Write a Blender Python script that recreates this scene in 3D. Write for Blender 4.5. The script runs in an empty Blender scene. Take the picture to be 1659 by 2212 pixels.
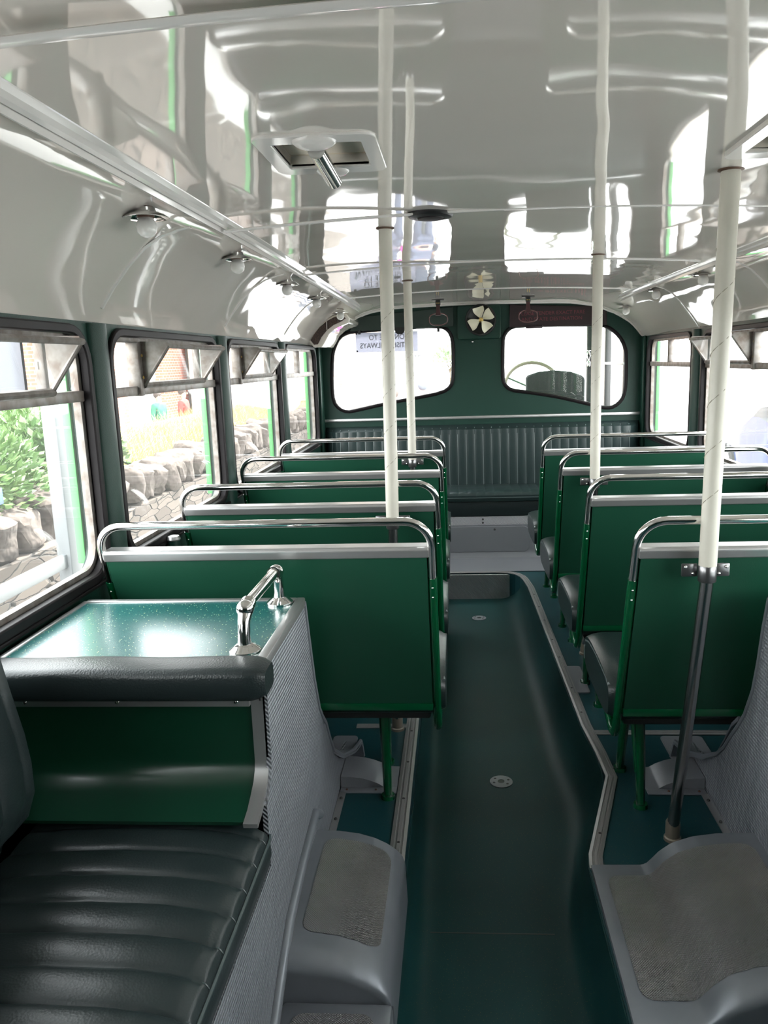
import bpy, bmesh, math, random
from mathutils import Vector, Matrix, noise
C = bpy.context.scene.collection
SC = bpy.context.scene
PI = math.pi
random.seed(7)

# ------------------------------------------------------------------ camera
cam = bpy.data.objects.new('camera', bpy.data.cameras.new('camera'))
C.objects.link(cam)
R = ((0.99773, 0.06053, -0.02944), (-0.01746, -0.18966, -0.98170), (-0.06500, 0.97998, -0.18817))
right, down, fwd = (Vector(r) for r in R)
cam.matrix_world = Matrix(((right.x, -down.x, -fwd.x, -0.1775), (right.y, -down.y, -fwd.y, 0.0),
                           (right.z, -down.z, -fwd.z, 1.30), (0, 0, 0, 1)))
cam.data.sensor_fit = 'HORIZONTAL'
cam.data.sensor_width = 36
cam.data.lens = 1700 / 1659 * 36
cam.data.shift_x = -50.5 / 1659
cam.data.clip_start = 0.03
SC.camera = cam

# ------------------------------------------------------------------ world, sun, exposure
world = bpy.data.worlds.new('sky'); SC.world = world; world.use_nodes = True
wn = world.node_tree.nodes; wl = world.node_tree.links
bg = wn['Background']
tc = wn.new('ShaderNodeTexCoord'); sep = wn.new('ShaderNodeSeparateXYZ')
ramp = wn.new('ShaderNodeValToRGB')
wl.new(tc.outputs['Generated'], sep.inputs[0]); wl.new(sep.outputs['Z'], ramp.inputs[0])
ramp.color_ramp.elements[0].position = 0.0; ramp.color_ramp.elements[0].color = (1.0, 1.0, 1.0, 1)
ramp.color_ramp.elements[1].position = 0.8; ramp.color_ramp.elements[1].color = (0.88, 0.91, 0.95, 1)
wl.new(ramp.outputs[0], bg.inputs[0])
bg.inputs[1].default_value = 5.0
sun = bpy.data.objects.new('sun', bpy.data.lights.new('sun', 'SUN')); C.objects.link(sun)
sun.data.energy = 9.0; sun.data.angle = math.radians(6); sun.data.color = (1, .96, .9)
sun.rotation_euler = (math.radians(-28), math.radians(14), 0)
SC.view_settings.view_transform = 'Standard'
SC.view_settings.look = 'None'
SC.view_settings.gamma = 1
SC.view_settings.use_curve_mapping = False
SC.view_settings.exposure = 1.33
SC.cycles.max_bounces = 10
SC.cycles.transparent_max_bounces = 16
SC.cycles.sample_clamp_indirect = 12
SC.cycles.caustics_reflective = False
SC.cycles.caustics_refractive = False

# ------------------------------------------------------------------ materials
M = {}
def mat(name, col, rough=.5, metal=0., spec=.5, coat=0., bump=None, var=None, coatr=.03):
    """bump: (kind, scale, strength, distance); var: (scale, colour2, amount) noise colour variation"""
    m = bpy.data.materials.new(name); m.use_nodes = True
    nt = m.node_tree; b = nt.nodes['Principled BSDF']
    b.inputs['Base Color'].default_value = (*col, 1)
    b.inputs['Roughness'].default_value = rough
    b.inputs['Metallic'].default_value = metal
    b.inputs['Specular IOR Level'].default_value = spec
    b.inputs['Coat Weight'].default_value = coat
    b.inputs['Coat Roughness'].default_value = coatr
    co = nt.nodes.new('ShaderNodeTexCoord')
    if var:
        n = nt.nodes.new('ShaderNodeTexNoise'); n.inputs['Scale'].default_value = var[0]; n.inputs['Detail'].default_value = 5
        nt.links.new(co.outputs['Object'], n.inputs['Vector'])
        r = nt.nodes.new('ShaderNodeValToRGB')
        r.color_ramp.elements[0].position = .5 - var[2]; r.color_ramp.elements[1].position = .5 + var[2]
        r.color_ramp.elements[0].color = (*col, 1); r.color_ramp.elements[1].color = (*var[1], 1)
        nt.links.new(n.outputs['Fac'], r.inputs[0]); nt.links.new(r.outputs[0], b.inputs['Base Color'])
    if bump:
        kind, sc, st, di = bump
        bp = nt.nodes.new('ShaderNodeBump'); bp.inputs['Strength'].default_value = st; bp.inputs['Distance'].default_value = di
        if kind == 'noise':
            t = nt.nodes.new('ShaderNodeTexNoise'); t.inputs['Scale'].default_value = sc; t.inputs['Detail'].default_value = 2
            nt.links.new(co.outputs['Object'], t.inputs['Vector']); out = t.outputs['Fac']
        elif kind == 'grain':
            t = nt.nodes.new('ShaderNodeTexVoronoi'); t.inputs['Scale'].default_value = sc
            nt.links.new(co.outputs['Object'], t.inputs['Vector']); out = t.outputs['Distance']
        elif kind in ('ribs', 'diamond', 'pips'):
            s = nt.nodes.new('ShaderNodeSeparateXYZ'); nt.links.new(co.outputs['Object'], s.inputs[0])
            def wave(outs, k):
                a = nt.nodes.new('ShaderNodeMath'); a.operation = 'MULTIPLY'; a.inputs[1].default_value = k
                nt.links.new(outs, a.inputs[0])
                c = nt.nodes.new('ShaderNodeMath'); c.operation = 'SINE'; nt.links.new(a.outputs[0], c.inputs[0]); return c.outputs[0]
            def op(o, a, bb):
                c = nt.nodes.new('ShaderNodeMath'); c.operation = o; nt.links.new(a, c.inputs[0]); nt.links.new(bb, c.inputs[1]); return c.outputs[0]
            if kind == 'pips':
                out = op('MULTIPLY', wave(s.outputs['X'], sc), wave(s.outputs['Y'], sc))
            else:
                h = op('ADD', s.outputs['Z'], s.outputs['X'])
                u = op('ADD', s.outputs['Y'], h); v = op('SUBTRACT', s.outputs['Y'], h)
                out = op('MULTIPLY', wave(u, sc), wave(v, sc))
        nt.links.new(out, bp.inputs['Height']); nt.links.new(bp.outputs[0], b.inputs['Normal'])
        if coat: nt.links.new(bp.outputs[0], b.inputs['Coat Normal'])
    M[name] = m
    return m
def speck(name, col, col2, scale, thr, rough, coat=0., spec=.5):
    m = mat(name, col, rough, coat=coat, coatr=.22, spec=spec)
    nt = m.node_tree; b = nt.nodes['Principled BSDF']
    co = nt.nodes.new('ShaderNodeTexCoord')
    v = nt.nodes.new('ShaderNodeTexVoronoi'); v.inputs['Scale'].default_value = scale
    nt.links.new(co.outputs['Object'], v.inputs['Vector'])
    r = nt.nodes.new('ShaderNodeValToRGB'); r.color_ramp.interpolation = 'CONSTANT'
    r.color_ramp.elements[0].color = (*col2, 1); r.color_ramp.elements[1].position = thr; r.color_ramp.elements[1].color = (*col, 1)
    nt.links.new(v.outputs['Distance'], r.inputs[0])
    n = nt.nodes.new('ShaderNodeTexNoise'); n.inputs['Scale'].default_value = 3; n.inputs['Detail'].default_value = 6
    nt.links.new(co.outputs['Object'], n.inputs['Vector'])
    mx = nt.nodes.new('ShaderNodeMixRGB'); mx.blend_type = 'MULTIPLY'; mx.inputs[0].default_value = .5
    nt.links.new(r.outputs[0], mx.inputs[1]); nt.links.new(n.outputs['Fac'], mx.inputs[2])
    nt.links.new(mx.outputs[0], b.inputs['Base Color'])
    return m
mat('cream_gloss', (.75, .70, .64), .035, spec=.9, coat=.5, bump=('noise', 1.7, .30, .02))
mat('cream_trim', (.78, .75, .72), .08, spec=.6)
mat('beige', (.85, .77, .65), .5)
mat('wall_green', (.007, .035, .025), .45, spec=.3, bump=('grain', 300, .12, .002))
mat('seat_green', (.006, .056, .030), .44, bump=('grain', 420, .10, .0015), var=(3, (.008, .064, .036), .3))
mat('tube_green', (.001, .065, .022), .16, coat=.6)
mat('lime_paint', (.10, .40, .12), .35)
mat('vinyl', (.013, .020, .021), .36, spec=.45, bump=('grain', 260, .18, .002))
mat('vinyl_pleat', (.015, .024, .025), .34, spec=.46, bump=('grain', 240, .12, .0015))
mat('vinyl_teal', (.016, .030, .030), .36, spec=.42, bump=('grain', 260, .12, .0015))
mat('vinyl_seat', (.011, .021, .021), .3, spec=.5, bump=('grain', 260, .15, .002))
mat('piping', (.05, .07, .07), .35)  # also colours the highlight lines drawn along the side bench pleats
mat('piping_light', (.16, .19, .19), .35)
mat('underside', (.006, .008, .008), .7)
mat('rubber', (.008, .006, .007), .5, spec=.2)
mat('alu', (.46, .46, .46), .32, metal=.75, bump=('noise', 60, .05, .002))
mat('alu_old', (.27, .255, .24), .5, metal=.6, var=(28, (.16, .13, .11), .16))
mat('chrome', (.84, .83, .81), .1, metal=1.)
mat('steel', (.40, .40, .40), .22, metal=1.)
mat('dark_steel', (.20, .20, .205), .3, metal=.9)
mat('tread_grey', (.23, .245, .27), .42, spec=.5, metal=.25, bump=('diamond', 330, .55, .004), var=(7, (.27, .285, .31), .25))
mat('grey_paint', (.19, .205, .23), .38, metal=.3, var=(9, (.23, .245, .27), .25))
mat('pip_mat', (.27, .27, .265), .4, metal=.35, bump=('pips', 1150, .9, .003), var=(9, (.33, .325, .315), .2))
mat('pale_plate', (.235, .245, .265), .4, metal=.2)
mat('heel_plate', (.34, .35, .355), .42, metal=.2, bump=('diamond', 330, .5, .004))
mat('white_tape', (.62, .60, .53), .35, var=(9, (.56, .54, .47), .25), bump=('noise', 30, .1, .003))
mat('tape_edge', (.30, .28, .22), .5)
mat('brown', (.10, .05, .03), .6)
mat('maroon', (.017, .007, .009), .35)
mat('blind_green', (.014, .030, .024), .4)
mat('black', (.01, .01, .011), .4)
mat('leather', (.045, .010, .012), .45)
mat('strap_loop', (.13, .06, .06), .25)
mat('cab_dark', (.006, .014, .011), .6, spec=.2)
mat('cream_rubber', (.82, .78, .62), .45)
mat('bulb', (.80, .79, .76), .18)
mat('mesh_brown', (.10, .055, .04), .5, bump=('pips', 1400, .9, .003), var=(160, (.03, .015, .012), .1))
mat('brass', (.65, .45, .15), .3, metal=1.)
mat('ink', (.30, .30, .34), .6)
mat('notice_red', (.13, .02, .035), .5)
mat('panel_green', (.004, .040, .021), .3, coat=.25, coatr=.15)
speck('laminate', (.010, .14, .135), (.70, .64, .32), 120, .13, .26, coat=.5)
speck('lino', (.011, .060, .061), (.16, .15, .06), 170, .12, .5, spec=.25)
speck('lino_blue', (.013, .068, .080), (.17, .17, .07), 170, .12, .4, spec=.3)
mat('ribbed_alu', (.36, .355, .35), .38, metal=.45)
mat('seam_line', (.045, .055, .048), .6)
mat('end_plate', (.52, .53, .53), .42, metal=.2, bump=('diamond', 330, .5, .004))
mat('wheel_tape', (.17, .15, .10), .5)
mat('socket_metal', (.24, .21, .17), .4, metal=.5)
mat('groove', (.05, .05, .05), .7)
mat('asphalt', (.34, .34, .34), .9, bump=('grain', 60, .3, .01))
mat('soil', (.16, .12, .08), .95)
mat('rock', (.125, .10, .085), .9, bump=('noise', 9, .8, .06), var=(5, (.06, .045, .037), .22))
mat('leaf', (.075, .16, .05), .3, var=(9, (.17, .26, .09), .2))
mat('leaf_dark', (.055, .125, .04), .3, var=(9, (.13, .20, .07), .2))
mat('stem', (.10, .07, .04), .8)
mat('straw', (.55, .46, .20), .7, var=(1.5, (.42, .46, .22), .2))
mat('white_wall', (.85, .85, .83), .6)
mat('grey_post', (.19, .20, .205), .45)
mat('blue_sign', (.05, .13, .55), .4)
mat('slate', (.10, .11, .13), .6)
mat('car_black', (.02, .022, .03), .2, coat=.8)
mat('car_blue', (.035, .055, .13), .2, coat=.8)
mat('tyre', (.02, .02, .02), .8)
mat('car_glass', (.05, .06, .07), .05)
mat('skin', (.55, .33, .24), .55)
mat('hair', (.08, .06, .05), .6)
mat('pink_cloth', (.75, .05, .32), .8)
mat('navy_cloth', (.028, .034, .05), .8)
mat('red_cloth', (.62, .06, .05), .8)
mat('green_cloth', (.05, .20, .12), .8)
mat('white_cloth', (.8, .8, .8), .8)
mat('denim', (.08, .09, .13), .85)
mat('flag_grey', (.36, .36, .40), .6, var=(40, (.12, .12, .14), .12))
mat('tree_leaf', (.30, .40, .24), .6)

def glass(name, haze):
    m = bpy.data.materials.new(name); m.use_nodes = True
    nt = m.node_tree; nt.nodes.remove(nt.nodes['Principled BSDF']); out = nt.nodes['Material Output']
    tr = nt.nodes.new('ShaderNodeBsdfTransparent'); tr.inputs[0].default_value = (.97, .985, .975, 1)
    gl = nt.nodes.new('ShaderNodeBsdfGlossy'); gl.inputs['Roughness'].default_value = 0.01
    fr = nt.nodes.new('ShaderNodeFresnel'); ge = nt.nodes.new('ShaderNodeNewGeometry')
    io = nt.nodes.new('ShaderNodeMix'); io.inputs[2].default_value = 1.32; io.inputs[3].default_value = 1 / 1.32
    nt.links.new(ge.outputs['Backfacing'], io.inputs[0]); nt.links.new(io.outputs[0], fr.inputs[0])
    df = nt.nodes.new('ShaderNodeBsdfTranslucent'); df.inputs[0].default_value = (.9, .9, .88, 1)
    m1 = nt.nodes.new('ShaderNodeMixShader'); m2 = nt.nodes.new('ShaderNodeMixShader')
    nt.links.new(fr.outputs[0], m1.inputs[0]); nt.links.new(tr.outputs[0], m1.inputs[1]); nt.links.new(gl.outputs[0], m1.inputs[2])
    m2.inputs[0].default_value = haze  # white translucent share puts the washed-out window bloom into the glass
    nt.links.new(m1.outputs[0], m2.inputs[1]); nt.links.new(df.outputs[0], m2.inputs[2])
    nt.links.new(m2.outputs[0], out.inputs[0])
    M[name] = m
def paper(name):
    m = mat(name, (.62, .62, .68), .6); nt = m.node_tree
    tl = nt.nodes.new('ShaderNodeBsdfTranslucent'); tl.inputs[0].default_value = (.55, .55, .62, 1)
    mx = nt.nodes.new('ShaderNodeMixShader'); mx.inputs[0].default_value = .42
    nt.links.new(nt.nodes['Principled BSDF'].outputs[0], mx.inputs[1]); nt.links.new(tl.outputs[0], mx.inputs[2])
    nt.links.new(mx.outputs[0], nt.nodes['Material Output'].inputs[0])
paper('paper')
glass('glass', .010)
glass('glass_clear', .008)

def masonry(name, c1, c2, mortar, scale, bw, bh, distort, bump=.6, mort=.03):
    m = mat(name, c1, .9); nt = m.node_tree; b = nt.nodes['Principled BSDF']
    co = nt.nodes.new('ShaderNodeTexCoord')
    s = nt.nodes.new('ShaderNodeSeparateXYZ'); nt.links.new(co.outputs['Object'], s.inputs[0])
    ad = nt.nodes.new('ShaderNodeMath'); ad.operation = 'ADD'; nt.links.new(s.outputs['X'], ad.inputs[0]); nt.links.new(s.outputs['Y'], ad.inputs[1])
    cb = nt.nodes.new('ShaderNodeCombineXYZ'); nt.links.new(ad.outputs[0], cb.inputs['X']); nt.links.new(s.outputs['Z'], cb.inputs['Y'])
    n = nt.nodes.new('ShaderNodeTexNoise'); n.inputs['Scale'].default_value = 2.2; n.inputs['Detail'].default_value = 3
    nt.links.new(co.outputs['Object'], n.inputs['Vector'])
    va = nt.nodes.new('ShaderNodeVectorMath'); va.operation = 'SCALE'; va.inputs['Scale'].default_value = distort
    nt.links.new(n.outputs['Color'], va.inputs[0])
    vb = nt.nodes.new('ShaderNodeVectorMath'); vb.operation = 'ADD'
    nt.links.new(cb.outputs[0], vb.inputs[0]); nt.links.new(va.outputs[0], vb.inputs[1])
    br = nt.nodes.new('ShaderNodeTexBrick'); nt.links.new(vb.outputs[0], br.inputs['Vector'])
    br.inputs['Color1'].default_value = (*c1, 1); br.inputs['Color2'].default_value = (*c2, 1); br.inputs['Mortar'].default_value = (*mortar, 1)
    br.inputs['Scale'].default_value = scale; br.inputs['Brick Width'].default_value = bw; br.inputs['Row Height'].default_value = bh
    br.inputs['Mortar Size'].default_value = mort
    nt.links.new(br.outputs['Color'], b.inputs['Base Color'])
    bp = nt.nodes.new('ShaderNodeBump'); bp.inputs['Strength'].default_value = bump; bp.inputs['Distance'].default_value = .04; bp.invert = True
    nt.links.new(br.outputs['Fac'], bp.inputs['Height']); nt.links.new(bp.outputs[0], b.inputs['Normal'])
def rubble(name, c1, c2, gap):
    m = mat(name, c1, .92); nt = m.node_tree; b = nt.nodes['Principled BSDF']
    co = nt.nodes.new('ShaderNodeTexCoord'); mp = nt.nodes.new('ShaderNodeMapping'); mp.inputs['Scale'].default_value = (3.0, 3.0, 15.0)
    n = nt.nodes.new('ShaderNodeTexNoise'); n.inputs['Scale'].default_value = 3; nt.links.new(co.outputs['Object'], n.inputs['Vector'])
    sc = nt.nodes.new('ShaderNodeVectorMath'); sc.operation = 'SCALE'; sc.inputs['Scale'].default_value = .12
    nt.links.new(n.outputs['Color'], sc.inputs[0])
    ad = nt.nodes.new('ShaderNodeVectorMath'); ad.operation = 'ADD'; nt.links.new(co.outputs['Object'], ad.inputs[0]); nt.links.new(sc.outputs[0], ad.inputs[1])
    nt.links.new(ad.outputs[0], mp.inputs['Vector'])
    v = nt.nodes.new('ShaderNodeTexVoronoi'); v.inputs['Scale'].default_value = 1.0; v.inputs['Randomness'].default_value = .75; nt.links.new(mp.outputs[0], v.inputs['Vector'])
    ve = nt.nodes.new('ShaderNodeTexVoronoi'); ve.feature = 'DISTANCE_TO_EDGE'; ve.inputs['Scale'].default_value = 1.0; ve.inputs['Randomness'].default_value = .75; nt.links.new(mp.outputs[0], ve.inputs['Vector'])
    sp = nt.nodes.new('ShaderNodeSeparateColor'); nt.links.new(v.outputs['Color'], sp.inputs[0])
    m1 = nt.nodes.new('ShaderNodeMixRGB'); m1.inputs[1].default_value = (*c1, 1); m1.inputs[2].default_value = (*c2, 1); nt.links.new(sp.outputs[0], m1.inputs[0])
    rp = nt.nodes.new('ShaderNodeValToRGB'); rp.color_ramp.elements[0].position = .02; rp.color_ramp.elements[1].position = .07
    nt.links.new(v.outputs['Distance'], rp.inputs[0])
    re = nt.nodes.new('ShaderNodeValToRGB'); re.color_ramp.elements[0].position = .0; re.color_ramp.elements[1].position = .04
    nt.links.new(ve.outputs['Distance'], re.inputs[0])
    m2 = nt.nodes.new('ShaderNodeMixRGB'); m2.inputs[1].default_value = (*gap, 1); nt.links.new(re.outputs[0], m2.inputs[0]); nt.links.new(m1.outputs[0], m2.inputs[2])
    nt.links.new(m2.outputs[0], b.inputs['Base Color'])
    bp = nt.nodes.new('ShaderNodeBump'); bp.inputs['Strength'].default_value = .9; bp.inputs['Distance'].default_value = .05
    nt.links.new(re.outputs[0], bp.inputs['Height']); nt.links.new(bp.outputs[0], b.inputs['Normal'])
rubble('rubble', (.125, .10, .083), (.065, .05, .041), (.022, .018, .015))
masonry('red_brick', (.55, .20, .13), (.46, .16, .11), (.45, .40, .36), 1.0, .24, .085, .0, .3, .012)
masonry('pale_brick', (.62, .48, .38), (.55, .40, .32), (.6, .55, .5), 1.0, .26, .1, .0, .3, .015)

# ------------------------------------------------------------------ mesh helpers
def tag(o, label=None, cat=None, group=None, kind=None):
    if label: o['label'] = label
    if cat: o['category'] = cat
    if group: o['group'] = group
    if kind: o['kind'] = kind
    return o
def thing(name, loc, label=None, cat=None, group=None, kind=None):
    o = bpy.data.objects.new(name, None); C.objects.link(o); o.location = loc; o.empty_display_size = .05
    return tag(o, label, cat, group, kind)
def origin(o):
    p = Vector((0, 0, 0))
    while o is not None: p = p + o.location; o = o.parent
    return p
class MB:
    def __init__(s): s.bm = bmesh.new()
    def _add(s, verts, faces):
        vs = [s.bm.verts.new(v) for v in verts]
        for f in faces:
            try: s.bm.faces.new([vs[i] for i in f])
            except ValueError: pass
        return vs
    def box(s, x0, x1, y0, y1, z0, z1, bev=0, seg=2):
        x0, x1 = sorted((x0, x1)); y0, y1 = sorted((y0, y1)); z0, z1 = sorted((z0, z1))
        vs = s._add([(x0, y0, z0), (x1, y0, z0), (x1, y1, z0), (x0, y1, z0), (x0, y0, z1), (x1, y0, z1), (x1, y1, z1), (x0, y1, z1)],
                    [(0, 3, 2, 1), (4, 5, 6, 7), (0, 1, 5, 4), (1, 2, 6, 5), (2, 3, 7, 6), (3, 0, 4, 7)])
        if bev:
            es = list({e for v in vs for e in v.link_edges})
            bmesh.ops.bevel(s.bm, geom=vs + es, offset=bev, segments=seg, profile=.5, affect='EDGES', clamp_overlap=True)
        return s
    def tube(s, pts, r, seg=10, closed=False, cap=True, flat=1.0):
        pts = [Vector(p) for p in pts]; n = len(pts)
        rs = r if isinstance(r, (list, tuple)) else [r] * n
        tan = []
        for i in range(n):
            a = pts[(i - 1) % n] if (closed or i > 0) else pts[i]
            b = pts[(i + 1) % n] if (closed or i < n - 1) else pts[i]
            tan.append((b - a).normalized())
        up = Vector((0, 0, 1)) if abs(tan[0].z) < .9 else Vector((1, 0, 0))
        nrm = (up - tan[0] * up.dot(tan[0])).normalized()
        rings = []
        for i in range(n):
            nrm = (nrm - tan[i] * nrm.dot(tan[i])).normalized()
            bi = tan[i].cross(nrm)
            rings.append([s.bm.verts.new(pts[i] + (nrm * math.cos(2 * PI * k / seg) * flat + bi * math.sin(2 * PI * k / seg)) * rs[i]) for k in range(seg)])
        m = n if closed else n - 1
        for i in range(m):
            A, B = rings[i], rings[(i + 1) % n]
            for k in range(seg):
                s.bm.faces.new((A[k], A[(k + 1) % seg], B[(k + 1) % seg], B[k]))
        if cap and not closed:
            s.bm.faces.new(rings[0][::-1]); s.bm.faces.new(rings[-1])
        return s
    def lathe(s, prof, c=(0, 0, 0), axis='Z', seg=24):
        """prof: (radius, height) pairs"""
        rings = []
        for r, h in prof:
            ring = []
            for k in range(seg):
                a = 2 * PI * k / seg; u, v = r * math.cos(a), r * math.sin(a)
                p = {'Z': (u, v, h), 'Y': (u, h, v), 'X': (h, u, v)}[axis]
                ring.append(s.bm.verts.new((p[0] + c[0], p[1] + c[1], p[2] + c[2])))
            rings.append(ring)
        for A, B in zip(rings, rings[1:]):
            for k in range(seg): s.bm.faces.new((A[k], A[(k + 1) % seg], B[(k + 1) % seg], B[k]))
        s.bm.faces.new(rings[0][::-1]); s.bm.faces.new(rings[-1])
        return s
    def prism(s, poly, a0, a1, axis='Y'):
        """poly in the plane across the axis: X:(y,z)  Y:(x,z)  Z:(x,y)"""
        def P(p, a): return {'X': (a, p[0], p[1]), 'Y': (p[0], a, p[1]), 'Z': (p[0], p[1], a)}[axis]
        A = [s.bm.verts.new(P(p, a0)) for p in poly]; B = [s.bm.verts.new(P(p, a1)) for p in poly]
        n = len(poly)
        s.bm.faces.new(A); s.bm.faces.new(B[::-1])
        for i in range(n): s.bm.faces.new((A[i], B[i], B[(i + 1) % n], A[(i + 1) % n]))
        return s
    def strip(s, poly, a0, a1, axis='Y', n=1):
        """open profile swept along an axis (no thickness: add a Solidify)"""
        def P(p, a): return {'X': (a, p[0], p[1]), 'Y': (p[0], a, p[1]), 'Z': (p[0], p[1], a)}[axis]
        rows = [[s.bm.verts.new(P(p, a0 + (a1 - a0) * k / n)) for p in poly] for k in range(n + 1)]
        for A, B in zip(rows, rows[1:]):
            for i in range(len(poly) - 1): s.bm.faces.new((A[i], A[i + 1], B[i + 1], B[i]))
        return s
    def grid(s, f, nu, nv, closed_u=False):
        V = [[s.bm.verts.new(f(i / nu, j / nv)) for j in range(nv + 1)] for i in range(nu + (0 if closed_u else 1))]
        for i in range(nu):
            A = V[i]; B = V[(i + 1) % len(V)]
            for j in range(nv): s.bm.faces.new((A[j], A[j + 1], B[j + 1], B[j]))
        return s
    def sphere(s, c, r, seg=16, ring=10, sq=(1, 1, 1)):
        m = Matrix.Translation(c) @ Matrix.Diagonal((*[r * q for q in sq], 1))
        bmesh.ops.create_uvsphere(s.bm, u_segments=seg, v_segments=ring, radius=1, matrix=m); return s
    def ring(s, inner, outer, d0, d1, axis='X'):
        """solid between two closed paths (same count) from depth d0 to d1"""
        def P(p, a): return {'X': (a, p[0], p[1]), 'Y': (p[0], a, p[1]), 'Z': (p[0], p[1], a)}[axis]
        n = len(inner)
        V = [[s.bm.verts.new(P(p, d)) for p in path] for path, d in ((inner, d0), (outer, d0), (outer, d1), (inner, d1))]
        for a in range(4):
            A, B = V[a], V[(a + 1) % 4]
            for i in range(n): s.bm.faces.new((A[i], A[(i + 1) % n], B[(i + 1) % n], B[i]))
        return s
    def obj(s, name, m, parent=None, smooth=True, solid=0, offs=-1, label=None, bevel=0, sub=0, local=False):
        bm = s.bm
        bmesh.ops.recalc_face_normals(bm, faces=bm.faces[:])
        if parent is not None and not local:
            bmesh.ops.translate(bm, verts=bm.verts[:], vec=-origin(parent))
        me = bpy.data.meshes.new(name); bm.to_mesh(me); bm.free()
        if isinstance(m, str): m = M[m]
        me.materials.append(m)
        if solid:
            t = bpy.data.objects.new('t', me); C.objects.link(t)
            md = t.modifiers.new('solid', 'SOLIDIFY'); md.thickness = solid; md.offset = offs
            bpy.context.view_layer.update()
            me2 = bpy.data.meshes.new_from_object(t.evaluated_get(bpy.context.evaluated_depsgraph_get()))
            bpy.data.objects.remove(t); bpy.data.meshes.remove(me); me = me2; me.name = name
        if smooth:
            for p in me.polygons: p.use_smooth = True
            me.set_sharp_from_angle(angle=math.radians(38))
        o = bpy.data.objects.new(name, me); C.objects.link(o)
        if parent is not None: o.parent = parent
        if bevel:
            md = o.modifiers.new('bevel', 'BEVEL'); md.width = bevel; md.segments = 2; md.limit_method = 'ANGLE'
        if sub:
            md = o.modifiers.new('sub', 'SUBSURF'); md.levels = sub; md.render_levels = sub
        if label: o['label'] = label
        return o
def struct(o): o['kind'] = 'structure'; return o
def rrect(y0, y1, z0, z1, r, n=6):
    out = []
    for cy, cz, a0 in ((y1 - r, z1 - r, 0), (y0 + r, z1 - r, 90), (y0 + r, z0 + r, 180), (y1 - r, z0 + r, 270)):
        for k in range(n + 1):
            a = math.radians(a0 + 90 * k / n); out.append((cy + r * math.cos(a), cz + r * math.sin(a)))
    return out
def rect_like(y0, y1, z0, z1, n=6):
    """rectangle sampled to match rrect point for point"""
    out = []
    for (cy, cz), (ay, az), (by, bz) in (((y1, z1), (y1, (z0 + z1) / 2), ((y0 + y1) / 2, z1)), ((y0, z1), ((y0 + y1) / 2, z1), (y0, (z0 + z1) / 2)),
                                         ((y0, z0), (y0, (z0 + z1) / 2), ((y0 + y1) / 2, z0)), ((y1, z0), ((y0 + y1) / 2, z0), (y1, (z0 + z1) / 2))):
        for k in range(n + 1):
            t = k / n
            if t < .5: q = t * 2; out.append((ay + (cy - ay) * (.7 + .3 * q), az + (cz - az) * (.7 + .3 * q)))
            else: q = t * 2 - 1; out.append((cy + (by - cy) * .3 * q, cz + (bz - cz) * .3 * q))
    return out
def arc(c, r, a0, a1, n):
    return [(c[0] + r * math.cos(math.radians(a0 + (a1 - a0) * k / n)), c[1] + r * math.sin(math.radians(a0 + (a1 - a0) * k / n))) for k in range(n + 1)]
def lerp_path(path, x):
    if x <= path[0][0]: return path[0][1]
    for (a, b), (c, d) in zip(path, path[1:]):
        if x <= c: return b + (d - b) * (x - a) / (c - a)
    return path[-1][1]
def smooth01(t): t = max(0., min(1., t)); return t * t * (3 - 2 * t)
def text_mesh(s, size, m, name, parent, mat4, depth=.0006, align='CENTER', width=None):
    cu = bpy.data.curves.new(name, 'FONT'); cu.body = s; cu.size = size; cu.extrude = depth; cu.align_x = align; cu.align_y = 'CENTER'
    t = bpy.data.objects.new(name, cu); C.objects.link(t)
    bpy.context.view_layer.update()
    me = bpy.data.meshes.new_from_object(t.evaluated_get(bpy.context.evaluated_depsgraph_get()))
    bpy.data.objects.remove(t)
    if width:
        xs = [v.co.x for v in me.vertices]; k = width / (max(xs) - min(xs)); me.transform(Matrix.Diagonal((k, 1, 1, 1)))
    me.transform(mat4); me.materials.clear(); me.materials.append(M[m])
    o = bpy.data.objects.new(name, me); C.objects.link(o)
    if parent is not None: o.parent = parent
    return o
def copy_tree(o, parent=None):
    c = o.copy(); C.objects.link(c)
    if parent is not None: c.parent = parent
    for ch in list(o.children): copy_tree(ch, c)
    return c

# ================================================================== STRUCTURE
YB = -1.42; YF = 5.55
XL = -1.13; XR = 1.10
SILL, HEAD, CORN = .77, 1.400, 1.425
# ---- floor: two raised platforms, a sunken gangway, a platform in front
LEDGE_L = -.336
rpath = [(.135, YB), (.143, 1.84), (.150, 1.90), (.268, 2.30), (.262, 2.45), (.246, 2.65), (.236, 3.20), (.226, 3.7), (.212, 4.39), (.196, 4.56)]
rcurve = [(.185, 4.62), (.160, 4.675), (.115, 4.71), (.06, 4.72)]
b = MB()
b.prism([(XL - .03, YB), (LEDGE_L, YB), (LEDGE_L, 4.72), (XL - .03, 4.72)], -.3, 0, 'Z')
b.prism(rpath + rcurve[:3] + [(.115, 4.72), (XR + .03, 4.72), (XR + .03, YB)], -.3, 0, 'Z')
b.prism([(XL - .03, 4.72), (XR + .03, 4.72), (XR + .03, YF), (XL - .03, YF)], -.3, 0, 'Z')
floor = struct(b.obj('floor', 'lino_blue', smooth=False))
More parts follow.
